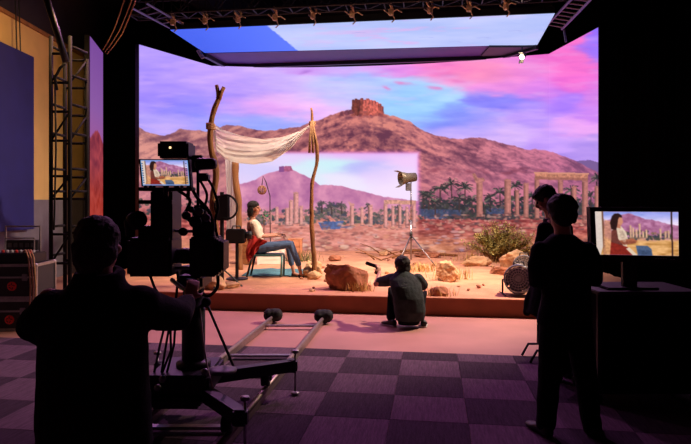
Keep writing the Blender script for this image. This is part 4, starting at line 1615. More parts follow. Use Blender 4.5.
# film lamp on a tripod stand
tp = on_stage(411, 265)
ls = thing('light_stand', 'silver tripod light stand carrying a black film lamp', 'light stand', tp)
Yt = tp.y
MB().tube([tp + Vector((0, 0, .12)), at(411, 220, Yt)], .020, 10).build('pole', M_STEEL, ls, True)
MB().tube([at(411, 222, Yt), at(411, 180, Yt)], .014, 10).build('pole', M_STEEL, ls, True)
MB().tube([at(411, 232, Yt), at(411, 238, Yt)], .034, 10).build('collar', M_BLACKP, ls, True)
for q in (at(400, 258, Yt + .25), at(436, 270, Yt - .7), at(397, 268, Yt - .45)):
    e = Vector((q.x, q.y, sand_h(q.x, q.y) + .012))
    MB().tube([at(411, 235, Yt), e], .013, 8).build('leg', M_STEEL, ls, True)
hd = at(406, 178, Yt)
ax = Vector((-1, -.35, -.12)).normalized()
M_LAMPG = mat('olive_lamp_housing', (112, 104, 88), .45, .4, .2, 14)
lh = MB().lathe([(.05, -.26), (.10, -.24), (.11, -.05), (.13, .02), (.16, .14), (.155, .14), (.12, .05)], hd, ax, 16, False).build('lamp_head', M_LAMPG, ls, True)
MB().lathe([(.001, .07), (.10, .06), (.12, .03), (.001, .03)], hd, ax, 16).build('lens', mat('lamp_glass', (200, 190, 170), .2), lh, True)
for s_ in (-1, 1):
    u, w = perp(ax)
    MB().bar(hd + ax * .14 + w * s_ * .15, hd + ax * .24 + w * s_ * .19, .2, .006, w).build('barn_door', M_LAMPG, lh)
MB().tube([hd, at(411, 181, Yt)], .02, 8).build('bracket', M_BLACK, ls)
MB().cbox(at(408.5, 187, Yt), (.13, .08, .17), .01).build('ballast', M_GREYP, ls)


# floor fans
def fan(px, py, r, label, tilt):
    p = on_stage(px, py)
    t = thing('floor_fan', label, 'fan', p)
    c = p + Vector((0, .12, r + .03))
    ax = Vector((-.35 * tilt, -1, .25)).normalized()
    MB().lathe([(r * .9, -.13), (r, -.11), (r, .11), (r * .93, .13), (r * .93, .10), (r * .93, -.10)], c, ax, 28, False).build('drum', mat('fan_drum', (120, 126, 146), .35, .2, .2, 10), t, True)
    g = MB()
    for k in range(1, 6):
        g.torus(c + ax * .125, r * .93 * k / 5.2, .006, ax, 28, 5)
    u, w = perp(ax)
    for k in range(10):
        a = math.pi * k / 10
        e = u * math.cos(a) + w * math.sin(a)
        g.tube([c + ax * .125 - e * r * .9, c + ax * .125 + e * r * .9], .005, 5)
    g.build('grille', M_ALU, t)
    for k in range(5):
        a = 2 * math.pi * k / 5
        e, f = u * math.cos(a) + w * math.sin(a), -u * math.sin(a) + w * math.cos(a)
        bl = MB()
        rings = []
        for q, wd in ((.15, .04), (.5, .09), (.85, .10)):
            m_ = c + e * r * q
            rings.append([m_ - f * wd + ax * .04, m_ + f * wd - ax * .03, m_ + f * wd - ax * .038, m_ - f * wd + ax * .032])
        bl.loft(rings)
        bl.build('blade', M_GREYP, t)
    MB().lathe([(.001, .09), (.05, .085), (.06, .04), (.06, -.08), (.001, -.08)], c, ax, 16).build('hub', M_BLACKP, t, True)
    sd = ax.cross(UP).normalized()
    for s_ in (-1, 1):
        st = MB()
        a = c + sd * s_ * (r + .02)
        st.tube([a, Vector((a.x, a.y, p.z + .03)), Vector((a.x, a.y - .18, p.z + .02))], .014, 6)
        st.tube([a, Vector((a.x, a.y, p.z + .03)), Vector((a.x, a.y + .18, p.z + .02))], .014, 6)
        st.build('stand_leg', M_BLACK, t)
    MB().tube([c + UP * r * .98 - sd * .08, c + UP * (r + .05) - sd * .07, c + UP * (r + .05) + sd * .07, c + UP * r * .98 + sd * .08], .012, 6).build('handle', M_BLACK, t)
    return t


fan(521, 297, .22, 'round drum floor fan at the stage edge, in front of its twin', 1)
fan(526, 281, .20, 'round drum floor fan behind the one at the stage edge', 1)

# black equipment stand beside the forked pole
ep = on_stage(222, 288)
Ye = ep.y
es = thing('equipment_stand', 'black stand with a coiled cable hung on it beside the forked pole', 'stand', ep)
MB().tube([ep, at(222, 230, Ye), at(222, 192, Ye)], .035, 8).build('pole', M_BLACK, es)
MB().cbox(at(223, 208, Ye), (.22, .12, .42), .02).build('control_box', M_BLACKP, es)
MB().torus(at(226, 207, Ye - .08), .20, .018, Vector((.2, 1, .1)), 26, 6).build('cable_coil', M_RUBBER, es, True)
for a in (.3, 2.4, 4.5):
    MB().tube([at(222, 268, Ye), Vector((ep.x + .34 * math.cos(a), ep.y + .3 * math.sin(a), sand_h(ep.x, ep.y) + .015))], .016, 6).build('leg', M_BLACK, es)
vp = on_stage(240, 280)
vs = thing('video_camera', 'dark video camera on a low stand behind the seated woman', 'camera', vp)
Yv = vp.y - .1
MB().cbox(at(236, 236, Yv), (.34, .22, .26), .02).build('body', M_BLACKP, vs)
MB().lathe([(.06, 0), (.07, .1), (.08, .16), (.001, .16)], at(243, 235, Yv), Vector((1, 0, 0)), 14).build('lens', M_BLACKP, vs, True)
MB().tube([at(232, 229, Yv), at(233, 226, Yv), at(240, 226, Yv), at(241, 229, Yv)], .014, 6).build('handle', M_BLACKP, vs)
MB().tube([at(237, 240, Yv), Vector((at(237, 240, Yv).x, Yv, sand_h(vp.x, Yv) + .01))], .03, 8).build('post', M_BLACK, vs)
MB().lathe([(.2, 0), (.2, .02), (.06, .03)], Vector((at(237, 240, Yv).x, Yv, sand_h(vp.x, Yv))), UP, 18).build('base', M_BLACK, vs)


# ================================================================== PEOPLE
def frame(fw, up=UP):
    fw = Vector(fw).normalized()
    rt = fw.cross(Vector(up)).normalized()
    u = rt.cross(fw).normalized()
    return Matrix((rt, fw, u)).transposed()


def ering(c, rx, ry, rt, fw, n=22):
    c = Vector(c)
    return [c + rt * (rx * math.cos(2 * math.pi * k / n)) + fw * (ry * math.sin(2 * math.pi * k / n)) for k in range(n)]


def torso(b, rows, fw):
    """rows of (centre, half width, half depth) from the bottom up; fw = where the chest faces"""
    fw = Vector(fw).normalized()
    rt = fw.cross(UP).normalized()
    rings = []
    for c, rx, ry in rows:
        rings.append(ering(c, rx, ry, rt, fw))
    b.loft(rings)


def head(b, c, R, s=1.0):
    """skull, jaw, nose, lips, brow and ears around the head centre c; R columns: right, forward, up"""
    E = lambda x, y, z: c + R @ (Vector((x, y, z)) * s)
    b.ell(E(0, -.012, .028), (.076 * s, .094 * s, .094 * s), R, 22, 16)
    b.ell(E(0, .022, -.045), (.058 * s, .064 * s, .078 * s), R, 18, 12)
    b.ell(E(0, .055, -.085), (.026 * s, .026 * s, .024 * s), R, 12, 8)
    b.tube([E(0, .085, .022), E(0, .102, -.005), E(0, .108, -.022)], [.009 * s, .013 * s, .016 * s], 8)
    b.ell(E(0, .100, -.024), (.018 * s, .014 * s, .011 * s), R, 10, 8)
    b.ell(E(0, .086, -.052), (.024 * s, .012 * s, .010 * s), R, 10, 8)
    for sx in (-1, 1):
        b.ell(E(sx * .033, .078, .030), (.022 * s, .014 * s, .008 * s), R, 10, 8)
        b.ell(E(sx * .040, .062, -.018), (.026 * s, .024 * s, .022 * s), R, 10, 8)
        b.ell(E(sx * .078, -.008, -.002), (.010 * s, .020 * s, .032 * s), R, 10, 8)


def eyes(c, R, s, parent):
    for sx in (-1, 1):
        p = c + R @ (Vector((sx * .031, .080, .012)) * s)
        MB().ell(p, .011 * s, u=10, v=8).build('eye', mat('eye_dark', (40, 28, 26), .2), parent, True)
    MB().ell(c + R @ (Vector((0, .0935, -.052)) * s), (.022 * s, .008 * s, .006 * s), R, 12, 8).build('lips', mat('lips', (170, 84, 78), .5), parent, True)


def hand(b, w, d, palm, s=1.0, curl=.5, side=1):
    """palm and five fingers from wrist w pointing along d; palm = direction the palm faces; side = where the thumb is"""
    d = Vector(d).normalized()
    palm = (Vector(palm) - d * Vector(palm).dot(d)).normalized()
    x = d.cross(palm).normalized() * side
    R = Matrix((x, d, palm)).transposed()
    b.ell(w + d * .045 * s, (.042 * s, .055 * s, .017 * s), R, 14, 10)
    b.cbox(w + d * .05 * s, (.076 * s, .075 * s, .026 * s), .01 * s, R)
    for k, (ox, L) in enumerate(((.030, .072), (.010, .080), (-.011, .075), (-.031, .058))):
        p = w + d * .085 * s + x * ox * s
        a = curl * .5
        pts = [p - d * .02 * s, p]
        for j, f in enumerate((.45, .32, .23)):
            dd = d * math.cos(a) + palm * math.sin(a)
            p = p + dd * L * f * s * 1.05
            pts.append(p)
            a += curl * .9
        b.tube(pts, [.0095 * s, .0098 * s, .0092 * s, .0085 * s, .007 * s], 8)
        b.ell(pts[-1], .007 * s, u=8, v=6)
    p = w + d * .02 * s + x * .032 * s
    q = p + (d * .6 + x * .7 + palm * .3).normalized() * .042 * s
    q2 = q + (d * .85 + x * .25 + palm * .45 * (1 + curl)).normalized() * .035 * s
    b.tube([p - x * .01 * s, p, q, q2], [.013 * s, .0135 * s, .011 * s, .008 * s], 8)
    b.ell(q2, .008 * s, u=8, v=6)


def shoe(b, heel, d, L=.28, w=.05, h=.09):
    d = Vector((d[0], d[1], 0)).normalized()
    rt = d.cross(UP)
    heel = Vector(heel)
    rings = []
    for f, ww, hh in ((0, .55, .75), (.06, .8, .98), (.25, .85, 1.0), (.45, .85, .8), (.65, 1.0, .55), (.85, .95, .46), (.97, .6, .36), (1.0, .25, .2)):
        c = heel + d * L * f
        ring = []
        for k in range(12):
            a = 2 * math.pi * k / 12
            z = (math.sin(a) * .5 + .5) * h * hh
            ring.append(c + rt * (w * ww * math.cos(a)) + UP * max(0, z))
        rings.append(ring)
    b.loft(rings)


# ------------------------------------------------------------------ camera operator (seen from behind)
OY = 3.0
op = thing('person', 'person in a dark bulky coat seen from behind, working the film camera', 'person', (at(97, 202, OY).x, OY, 0))
q = lambda px, py, dy=0: at(px, py, OY + dy)
hc = q(100, 245)
Rh = frame((.35, 1, -.05))
body = MB()
head(body, hc, Rh, 1.12)
body.tube([q(98, 288), q(98, 262)], [.075, .066], 14)
torso(body, [(q(96, 430), .20, .14), (q(95, 380), .19, .13), (q(95, 330), .20, .13), (q(96, 300), .19, .11), (q(98, 285), .10, .08)], (.2, 1, 0))
elR, wrR = q(176, 318, .22), q(189, 299, .62)
body.cap_tube([q(146, 300), elR, wrR], [.06, .05, .034])
hand(body, wrR, Vector((.15, .5, .9)), Vector((-.3, 1, .1)), 1.05, .9, -1)
elL = q(36, 322, .06)
body.cap_tube([q(50, 300), elL, q(62, 345, .34)], [.06, .05, .036])
hand(body, q(62, 345, .34), (.6, .6, .1), (0, 1, 0), 1.0, .7, 1)
for px, dx in ((72, -.02), (122, .02)):
    hp = q(px, 425)
    body.cap_tube([hp, Vector((hp.x + dx, OY + .03, .48)), Vector((hp.x + dx, OY, .09))], [.085, .06, .042])
body.skin('body', M_SKIN, op, .010, 3)
coat = MB()
torso(coat, [(q(94, 452), .30, .21), (q(94, 420), .30, .21), (q(93, 380), .29, .20), (q(93, 345), .285, .195), (q(94, 318), .28, .18), (q(95, 303), .25, .155), (q(98, 288), .17, .12), (q(100, 274), .105, .10)], (.2, 1, 0))
coat.cap_tube([q(50, 310), q(44, 318), q(34, 325, .05), q(58, 345, .30)], [.10, .095, .088, .062])
coat.cap_tube([q(140, 308), q(158, 312, .1), q(177, 316, .24), q(187, 304, .52)], [.105, .095, .086, .058])
coat.ell(q(54, 304), (.10, .10, .075))
coat.ell(q(140, 302), (.11, .10, .08))
coat.torus(q(100, 275), .095, .03, Vector((0, -.2, 1)), 20, 8)
coat.skin('coat', M_CLOTHB, op, .014, 4, rough=.008, rscale=7)
tr_ = MB()
torso(tr_, [(q(94, 455), .20, .15), (q(94, 415), .19, .14)], (.2, 1, 0))
for px, dx in ((72, -.02), (122, .02)):
    hp = q(px, 425)
    tr_.cap_tube([hp, Vector((hp.x + dx, OY + .03, .48)), Vector((hp.x + dx, OY, .08))], [.105, .085, .075])
tr_.skin('trousers', M_CLOTHB, op, .014, 3, rough=.005, rscale=9)
for px, dx in ((72, -.02), (122, .02)):
    hp = q(px, 425)
    sh = MB()
    shoe(sh, (hp.x + dx, OY - .06, 0.012), (.2, 1), .29, .055, .10)
    sh.build('shoe', M_SHOE, op, True)
hr = MB()
hr.ell(hc + Rh @ Vector((0, -.022, .045)), (.106, .114, .104), Rh, 24, 16)
hr.ell(hc + Rh @ Vector((0, -.060, -.03)), (.100, .080, .120), Rh, 20, 14)
for sx in (-1, 1):
    hr.ell(hc + Rh @ Vector((sx * .075, -.03, -.02)), (.036, .065, .08), Rh, 14, 10)
hr.skin('hair', M_HAIR, op, .008, 2, rough=.009, rscale=26)
eyes(hc, Rh, 1.12, op)

# ------------------------------------------------------------------ man with folded arms
MY = 4.34
mn = thing('person', 'person in a dark suit standing with folded arms before the viewing monitor', 'person', (at(566, 202, MY).x, MY, 0))
q = lambda px, py, dy=0: at(px, py, MY + dy)
hc = q(561, 213)
Rh = frame((-.12, 1, -.02))
fwd = Vector((-.05, 1, 0))
body = MB()
head(body, hc, Rh, 1.06)
body.tube([q(563, 240), q(562, 224)], [.062, .056], 14)
torso(body, [(q(566, 322), .155, .11), (q(566, 300), .14, .10), (q(565, 270), .15, .11), (q(564, 250), .17, .11), (q(563, 241), .12, .08)], fwd)
body.cap_tube([q(541, 250), q(538, 279, .06), q(566, 276, .24)], [.055, .045, .034])
body.cap_tube([q(589, 250), q(593, 279, .06), q(564, 272, .26)], [.055, .045, .034])
hand(body, q(564, 272, .26), (-1, .1, .1), (0, -1, 0), 1, .4, -1)
hand(body, q(566, 276, .24), (1, -.1, -.1), (0, 1, 0), 1, .4, 1)
legs = ((q(554, 325), q(549, 378, .03), q(546, 426)), (q(577, 325), q(586, 378, .03), q(592, 430)))
for a in legs:
    body.cap_tube(list(a), [.085, .058, .040])
body.skin('body', M_SKIN, mn, .010, 3)
jk = MB()
torso(jk, [(q(564, 324), .198, .15), (q(565, 312), .195, .148), (q(566, 295), .172, .135), (q(566, 275), .185, .145), (q(565, 258), .215, .14), (q(564, 247), .20, .12), (q(563, 239), .12, .095), (q(562, 234), .078, .075)], fwd)
jk.cap_tube([q(541, 251), q(537, 266, -.01), q(537, 280, .05), q(562, 279, .22)], [.072, .070, .066, .052])
jk.cap_tube([q(588, 251), q(594, 265, -.01), q(594.5, 279, .05), q(568, 274, .24)], [.072, .070, .066, .052])
jk.torus(q(562.5, 236), .064, .016, Vector((0, -.25, 1)), 18, 8)
jk.skin('jacket', M_CLOTHB, mn, .011, 3, rough=.005, rscale=9)
tr_ = MB()
torso(tr_, [(q(565, 335), .165, .125), (q(565, 315), .165, .125)], fwd)
for (a, k_, f) in legs:
    tr_.cap_tube([a, k_, f + Vector((0, 0, .02))], [.105, .082, .070])
tr_.skin('trousers', M_CLOTHB, mn, .012, 3, rough=.005, rscale=9)
for (a, k_, f), dd in zip(legs, ((-.25, 1), (.35, 1))):
    sh = MB()
    shoe(sh, (f.x - .02 * dd[0], f.y - .07, .012), dd, .29, .052, .10)
    sh.build('shoe', M_SHOE, mn, True)
hr = MB()
hr.ell(hc + Rh @ Vector((0, -.020, .044)), (.107, .115, .098), Rh, 24, 16)
hr.ell(hc + Rh @ Vector((0, -.052, -.012)), (.097, .076, .085), Rh, 20, 14)
r = random.Random(6)
hr.skin('hair', M_HAIR, mn, .008, 2, rough=.008, rscale=26)
eyes(hc, Rh, 1.06, mn)

# ------------------------------------------------------------------ second man behind, looking down
BY = 5.7
bk = thing('person', 'person in a dark open coat looking down, beyond the one with folded arms', 'person', (at(553, 202, BY).x, BY, 0))
q = lambda px, py, dy=0: at(px, py, BY + dy)
hc = q(545.5, 199.5)
Rh = frame((-.8, .25, -.55))
fwd = Vector((-.75, .5, 0)).normalized()
body = MB()
head(body, hc, Rh, 1.0)
body.tube([q(553, 221), q(549, 208)], [.062, .054], 14)
torso(body, [(q(555, 300), .155, .11), (q(555, 270), .14, .10), (q(555, 240), .16, .11), (q(554, 226), .15, .09), (q(553, 219), .09, .07)], fwd)
wr = q(540, 262, -.1)
body.cap_tube([q(543, 228, -.1), q(538, 248, -.08), wr], [.05, .042, .032])
hand(body, wr, (-.2, .3, -1), (0, 1, 0), 1, .5, 1)
body.cap_tube([q(566, 228, .1), q(568, 250, .12), q(556, 262, .05)], [.05, .042, .032])
legs = ((q(552, 300), q(553, 340), Vector((at(556, 340, BY).x, BY, .09))), (q(562, 300, .1), q(566, 340, .1), Vector((at(570, 340, BY).x, BY + .1, .09))))
for a in legs:
    body.cap_tube(list(a), [.085, .058, .04])
body.skin('body', M_SKIN, bk, .010, 3)
ct = MB()
torso(ct, [(q(546, 312), .25, .19), (q(549, 290), .22, .165), (q(553, 265), .185, .14), (q(555, 240), .19, .135), (q(554, 228), .165, .11), (q(553, 220), .09, .085)], fwd)
ct.cap_tube([q(544, 229, -.1), q(540, 248, -.09), q(539, 260, -.1)], [.066, .06, .05])
ct.cap_tube([q(566, 229, .1), q(568, 250, .12), q(558, 262, .05)], [.066, .06, .05])
ct.cap_tube([q(538, 285), q(530, 303), q(527, 312)], [.07, .06, .04])
ct.torus(q(552, 219), .066, .018, Vector((-.2, 0, 1)), 18, 8)
ct.skin('coat', M_CLOTHB, bk, .012, 3, rough=.006, rscale=8)
tr_ = MB()
torso(tr_, [(q(555, 312), .16, .12), (q(555, 292), .16, .12)], fwd)
for a in legs:
    tr_.cap_tube([a[0], a[1], a[2]], [.10, .08, .068])
tr_.skin('trousers', M_CLOTHB, bk, .012, 3)
for a in legs:
    sh = MB()
    shoe(sh, (a[2].x + .02, a[2].y - .06, .012), (-.25, 1), .27, .05, .1)
    sh.build('shoe', M_SHOE, bk, True)
hr = MB()
hr.ell(hc + Rh @ Vector((0, -.022, .045)), (.092, .104, .092), Rh, 24, 16)
hr.ell(hc + Rh @ Vector((0, -.056, -.012)), (.084, .066, .085), Rh, 20, 14)
hr.ell(hc + Rh @ Vector((0, .055, .075)), (.07, .04, .035), Rh, 14, 10)
hr.skin('hair', M_HAIR, bk, .008, 2, rough=.005, rscale=35)
eyes(hc, Rh, 1.0, bk)
# bent-leg stool behind the two
M_TUBE = M_BLACK
sq = Vector((at(548, 355, 6.45).x, 6.45, 0))
stl = thing('folding_stool', 'low black folding stool with bent tube legs behind the standing people', 'stool', sq)
MB().cbox(sq + Vector((.1, 0, .46)), (.42, .36, .04), .015).build('seat', M_CLOTHB, stl)
for sy in (-.15, .15):
    a = at(526, 357, 6.45)
    MB().tube([Vector((a.x, sq.y + sy, .014)), Vector((a.x + .07, sq.y + sy, .14)), Vector((sq.x + .30, sq.y + sy, .14)), Vector((sq.x + .36, sq.y + sy, .014))], .014, 8).build('leg_frame', M_TUBE, stl, True)
    for sx in (-.06, .26):
        MB().tube([Vector((sq.x + sx, sq.y + sy, .14)), Vector((sq.x + sx, sq.y + sy, .45))], .013, 8).build('leg', M_TUBE, stl, True)

# ------------------------------------------------------------------ squatting crew member
KY = 8.15
kn = thing('person', 'person in a dark green shirt squatting before the stage, aiming a handheld device', 'person', (at(404, 202, KY).x, KY, 0))
q = lambda px, py, dy=0: at(px, py, KY + dy)
hc = q(401.5, 265.5, .14)
Rh = frame((-.75, 1, .05))
fwd = Vector((-.3, 1, 0)).normalized()
body = MB()
head(body, hc, Rh, 1.0)
body.tube([q(404, 280, .08), q(402, 270, .1)], [.06, .054], 12)
torso(body, [(q(409, 317, -.02), .16, .12), (q(408, 303, -.02), .15, .11), (q(406, 290, .02), .16, .11), (q(405, 280, .06), .16, .10), (q(404, 275, .08), .09, .07)], fwd)
elb, wri = q(376, 284, .32), q(379.5, 273, .55)
body.cap_tube([q(391, 279, .1), elb, wri], [.05, .042, .03])
hand(body, wri, Vector((-.1, .3, .9)), Vector((-.4, .6, 0)), 1.0, 1.0, 1)
elb2, wri2 = q(424, 288, .22), q(398, 280, .5)
body.cap_tube([q(419, 279, .1), elb2, q(404, 283, .45)], [.05, .042, .03])
hand(body, q(404, 283, .45), Vector((-1, .3, .4)), Vector((0, 1, 0)), 1.0, .8, -1)
kl = [(q(403, 312, .0), q(391.5, 291, .34), q(391, 319, .10)), (q(414, 312, .0), q(423, 294, .34), q(419, 319, .05))]
for a in kl:
    body.cap_tube(list(a), [.075, .056, .04])
body.skin('body', M_SKIN, kn, .009, 3)
M_SHIRT = mat('dark_green_shirt', (28, 38, 40), .9, 0, .6, 12, .3, 60)
sh_ = MB()
torso(sh_, [(q(410, 320, -.03), .20, .15), (q(410, 311, -.05), .222, .17), (q(408.5, 298, -.05), .218, .165), (q(406, 286, .0), .222, .15), (q(404.5, 279, .05), .215, .13), (q(403, 273.5, .08), .13, .10), (q(402.5, 270.5, .1), .075, .075)], fwd)
sh_.cap_tube([q(392, 279.5, .1), q(385, 281, .22), q(380, 282, .30)], [.085, .08, .07])
sh_.cap_tube([q(418, 279.5, .1), q(423, 285, .17)], [.085, .075])
sh_.skin('shirt', M_SHIRT, kn, .010, 3, rough=.005, rscale=10)
pr = MB()
for k, (y, w) in enumerate(((283, 5), (285.3, 7), (287.6, 6))):
    pr.bar(q(405 - w / 2, y, -.172), q(405 + w / 2, y, -.178), .004, .011)
pr.build('back_print', mat('faded_print', (90, 120, 112), .8), kn, label='small faded pale print on the back of the shirt')
tr_ = MB()
torso(tr_, [(q(409, 324, -.02), .15, .13), (q(409, 314, -.02), .17, .14), (q(409, 306, 0), .16, .12)], fwd)
for a in kl:
    tr_.cap_tube([a[0], a[1], a[2] + Vector((0, 0, .03))], [.10, .078, .065])
tr_.skin('trousers', M_CLOTHB, kn, .010, 3)
for a, dd in zip(kl, ((-.55, .8), (.15, 1))):
    sh = MB()
    shoe(sh, (a[2].x + .05, a[2].y - .10, .002), dd, .28, .052, .10)
    so = sh.build('shoe', M_SHOE, kn, True)
    sb = MB()
    shoe(sb, (a[2].x + .05, a[2].y - .105, .0), dd, .287, .056, .03)
    sb.build('sole', mat('pale_sole', (190, 180, 180), .7), so, True)
hr = MB()
hr.ell(hc + Rh @ Vector((0, -.020, .042)), (.104, .114, .100), Rh, 24, 16)
hr.ell(hc + Rh @ Vector((0, -.055, -.030)), (.100, .074, .110), Rh, 20, 14)
hr.skin('hair', mat('brown_black_hair', (26, 16, 14), .8, 0, .4, 60, .4, 160), kn, .008, 2, rough=.010, rscale=24)
eyes(hc, Rh, 1.0, kn)
# device in the hand
dv = wri + Vector((-.03, .06, .085))
hdv = thing('handheld_device', 'slim black handheld device held up by the squatting person', 'device', dv)
R_ = frame((-1, .25, .32))
MB().cbox(dv + R_ @ Vector((0, .07, 0)), (.035, .22, .05), .008, R_).build('barrel', M_BLACKP, hdv)
MB().cbox(dv + R_ @ Vector((0, -.01, -.06)), (.032, .05, .10), .008, R_).build('grip', M_BLACKP, hdv)

# ------------------------------------------------------------------ seated woman and her chair
WY = 11.45
q = lambda px, py, dy=0: at(px, py, WY + dy)
sb0 = sand_h(q(265, 270).x, WY)
wo = thing('person', 'dark-haired woman in a cream blouse and jeans sitting on a chair under the canopy', 'person', (q(265, 270).x, WY, sb0))
hc = q(254.5, 208.5, -.02)
Rh = frame((1, -.28, -.02))
fwd = Vector((1, -.12, 0)).normalized()
body = MB()
head(body, hc, Rh, 1.12)
body.tube([q(252, 221), q(253, 213)], [.058, .05], 12)
torso(body, [(q(259, 250), .17, .13), (q(257, 244), .155, .12), (q(255, 236), .13, .10), (q(254, 227), .155, .11), (q(253, 221.5), .15, .08), (q(252.5, 219), .08, .06)], fwd)
hnd = []
for sy, ex, ey, hx, hy in ((-.19, 258.5, 237, 277, 235.5), (.17, 261, 236, 279, 234)):
    sp_, el_, wr_ = q(254, 223.5, sy), q(ex, ey, sy * 1.15), q(hx, hy, sy * .35)
    body.cap_tube([sp_, el_, wr_], [.052, .042, .03])
    hand(body, wr_, (1, 0, -.1), (0, .3 * (1 if sy < 0 else -1), -1), 1.05, .6, 1 if sy < 0 else -1)
wl_ = [(q(260, 248, -.1), q(291, 244.5, -.12), q(299, 265.5, -.1), 1), (q(260, 248, .1), q(288, 243.5, .10), q(292, 265, .12), 2)]
for a, k_, f, _ in wl_:
    body.cap_tube([a, k_, f], [.08, .058, .036])
    ft = Vector((f.x + .04, f.y, sb0 + .06))
    body.cap_tube([f, ft, Vector((ft.x + .12, ft.y - .02, sb0 + .03))], [.036, .036, .03])
body.skin('body', M_SKIN, wo, .009, 3)
bl = MB()
torso(bl, [(q(259.5, 250), .19, .16), (q(258, 245), .175, .15), (q(256, 237), .15, .125), (q(255, 228), .175, .14), (q(254, 222.5), .17, .10), (q(253, 219.5), .085, .075)], fwd)
for sy, ex, ey in ((-.19, 258.2, 236.5), (.17, 261, 236)):
    bl.cap_tube([q(254, 223.5, sy), q(256, 230, sy * 1.08), q(ex, ey, sy * 1.15)], [.072, .07, .075])
bl.skin('blouse', mat('cream_blouse', (228, 212, 190), .9, 0, .12, 12, .3, 60), wo, .009, 3, rough=.006, rscale=12)
vt = MB()
torso(vt, [(q(257, 247), .185, .10), (q(254, 237), .17, .09), (q(252, 228), .18, .09), (q(251.5, 222), .15, .07)], fwd)
vt.skin('vest', mat('dark_red_vest', (92, 44, 40), .9, 0, .3, 12), wo, .010, 3)
jn = MB()
jn.ell(q(260, 248), (.18, .20, .13))
for a, k_, f, _ in wl_:
    jn.cap_tube([a, k_, f + Vector((-.01, 0, .03))], [.11, .082, .055])
jn.skin('jeans', mat('blue_denim', (80, 104, 142), .9, 0, .25, 18, .3, 90), wo, .009, 3, rough=.004, rscale=14)
for a, k_, f, _ in wl_:
    sh = MB()
    shoe(sh, (f.x - .01, f.y + .01, sb0 + .012), (1, -.12), .27, .045, .075)
    sh.build('shoe', mat('dark_shoe', (38, 26, 34), .4), wo, True)
hr = MB()
hr.ell(hc + Rh @ Vector((0, -.030, .055)), (.104, .118, .100), Rh, 24, 16)
hr.ell(hc + Rh @ Vector((0, -.075, -.04)), (.098, .064, .125), Rh, 20, 14)
for sx in (-1, 1):
    hr.ell(hc + Rh @ Vector((sx * .088, -.030, -.045)), (.026, .05, .105), Rh, 14, 10)
hr.ell(hc + Rh @ Vector((0, -.085, -.095)), (.088, .05, .085), Rh, 18, 12)
hr.skin('hair', mat('brown_black_hair', (40, 24, 20), .5), wo, .008, 2, rough=.005, rscale=28)
eyes(hc, Rh, 1.12, wo)

chb = Vector((q(266, 270).x, WY, sb0))
ch = thing('chair', 'metal chair with teal legs under the seated woman', 'chair', chb)
M_TEAL = mat('teal_metal', (92, 132, 128), .5, .3, .2, 14)
zs = sb0 + .44
xs0, xs1 = q(253, 250).x, q(283, 250).x
MB().cbox(((xs0 + xs1) / 2, WY, zs), (xs1 - xs0, .48, .035), .012).build('seat', M_TEAL, ch)
for x, sx in ((xs0, -.08), (xs1 - .02, .01)):
    for sy in (-.21, .21):
        e = Vector((x + sx, WY + sy * 1.1, 0))
        e.z = sand_h(e.x, e.y) + .02
        MB().tube([(x + .02, WY + sy, zs - .01), e], .02, 8).build('leg', M_TEAL if sx > 0 else M_BLACK, ch, True)
for sy in (-.2, .2):
    MB().tube([(xs0 + .02, WY + sy, zs), (xs0 - .08, WY + sy, zs + .40)], .017, 8).build('back_post', M_BLACK, ch, True)
MB().cbox((xs0 - .07, WY, zs + .33), (.03, .42, .14), .01, Matrix.Rotation(-.24, 3, 'Y')).build('backrest', M_BLACK, ch)


def redcloth(u, v):
    # over the chair back, falling down the near side
    x = 247 + 20 * u * (0.55 + .45 * (1 - v)) + 1.2 * math.sin(v * 7)
    y = 233 + 8 * u + v * (30 - 22 * u)
    p = at(x, y, WY - .31 + .03 * math.sin(u * 14 + v * 3) + .02 * math.sin(v * 9 + u * 5))
    return p


_m = M_CANV
M_CANV = mat('red_shawl', (172, 34, 30), .9, 0, .25, 14, .3, 60)
sw = cloth_sheet(redcloth, 26, 26, 'red_shawl', None, .012)
tag(sw, 'red shawl draped over the woman\'s chair', 'cloth')
M_CANV = _m

# ================================================================== CAMERA DOLLY ON ITS TRACK
M_RAIL = mat('scuffed_rail', (150, 132, 128), .4, .7, .25, 18)


def railp(side, Y, z=.085):
    x = (-.323 + .12 * (Y - 8.26)) if side > 0 else (-1.03 + .12 * (Y - 8.4))
    return Vector((x, Y, z))


tk = thing('dolly_track', 'long metal dolly track with cross ties and round end stops', 'track', railp(1, 8.3, 0))
for s_ in (-1, 1):
    a, b_ = railp(s_, 8.32 if s_ > 0 else 8.4), railp(s_, 3.55)
    MB().tube([a, b_], .024, 10).build('rail', M_RAIL, tk, True)
    MB().bar(a - UP * .045, b_ - UP * .045, .03, .05).build('rail_base', M_RAIL, tk)
    es_ = MB().ell(a + Vector((.012, .05, .02)), (.135, .10, .098), None, 20, 14)
    es_.ell(a + Vector((.07, .05, .03)), (.075, .105, .085), None, 16, 12)
    es_.ell(a + Vector((-.05, .05, .03)), (.075, .105, .088), None, 16, 12)
    es_.skin('end_stop', M_RUBBER, tk, .012, 2, rough=.006, rscale=18)
for Yy in (8.0, 6.45, 5.8, 4.4):
    a, b_ = railp(-1, Yy, .05), railp(1, Yy, .05)
    MB().bar(a, b_, .06, .022).build('cross_tie', M_STEEL, tk)

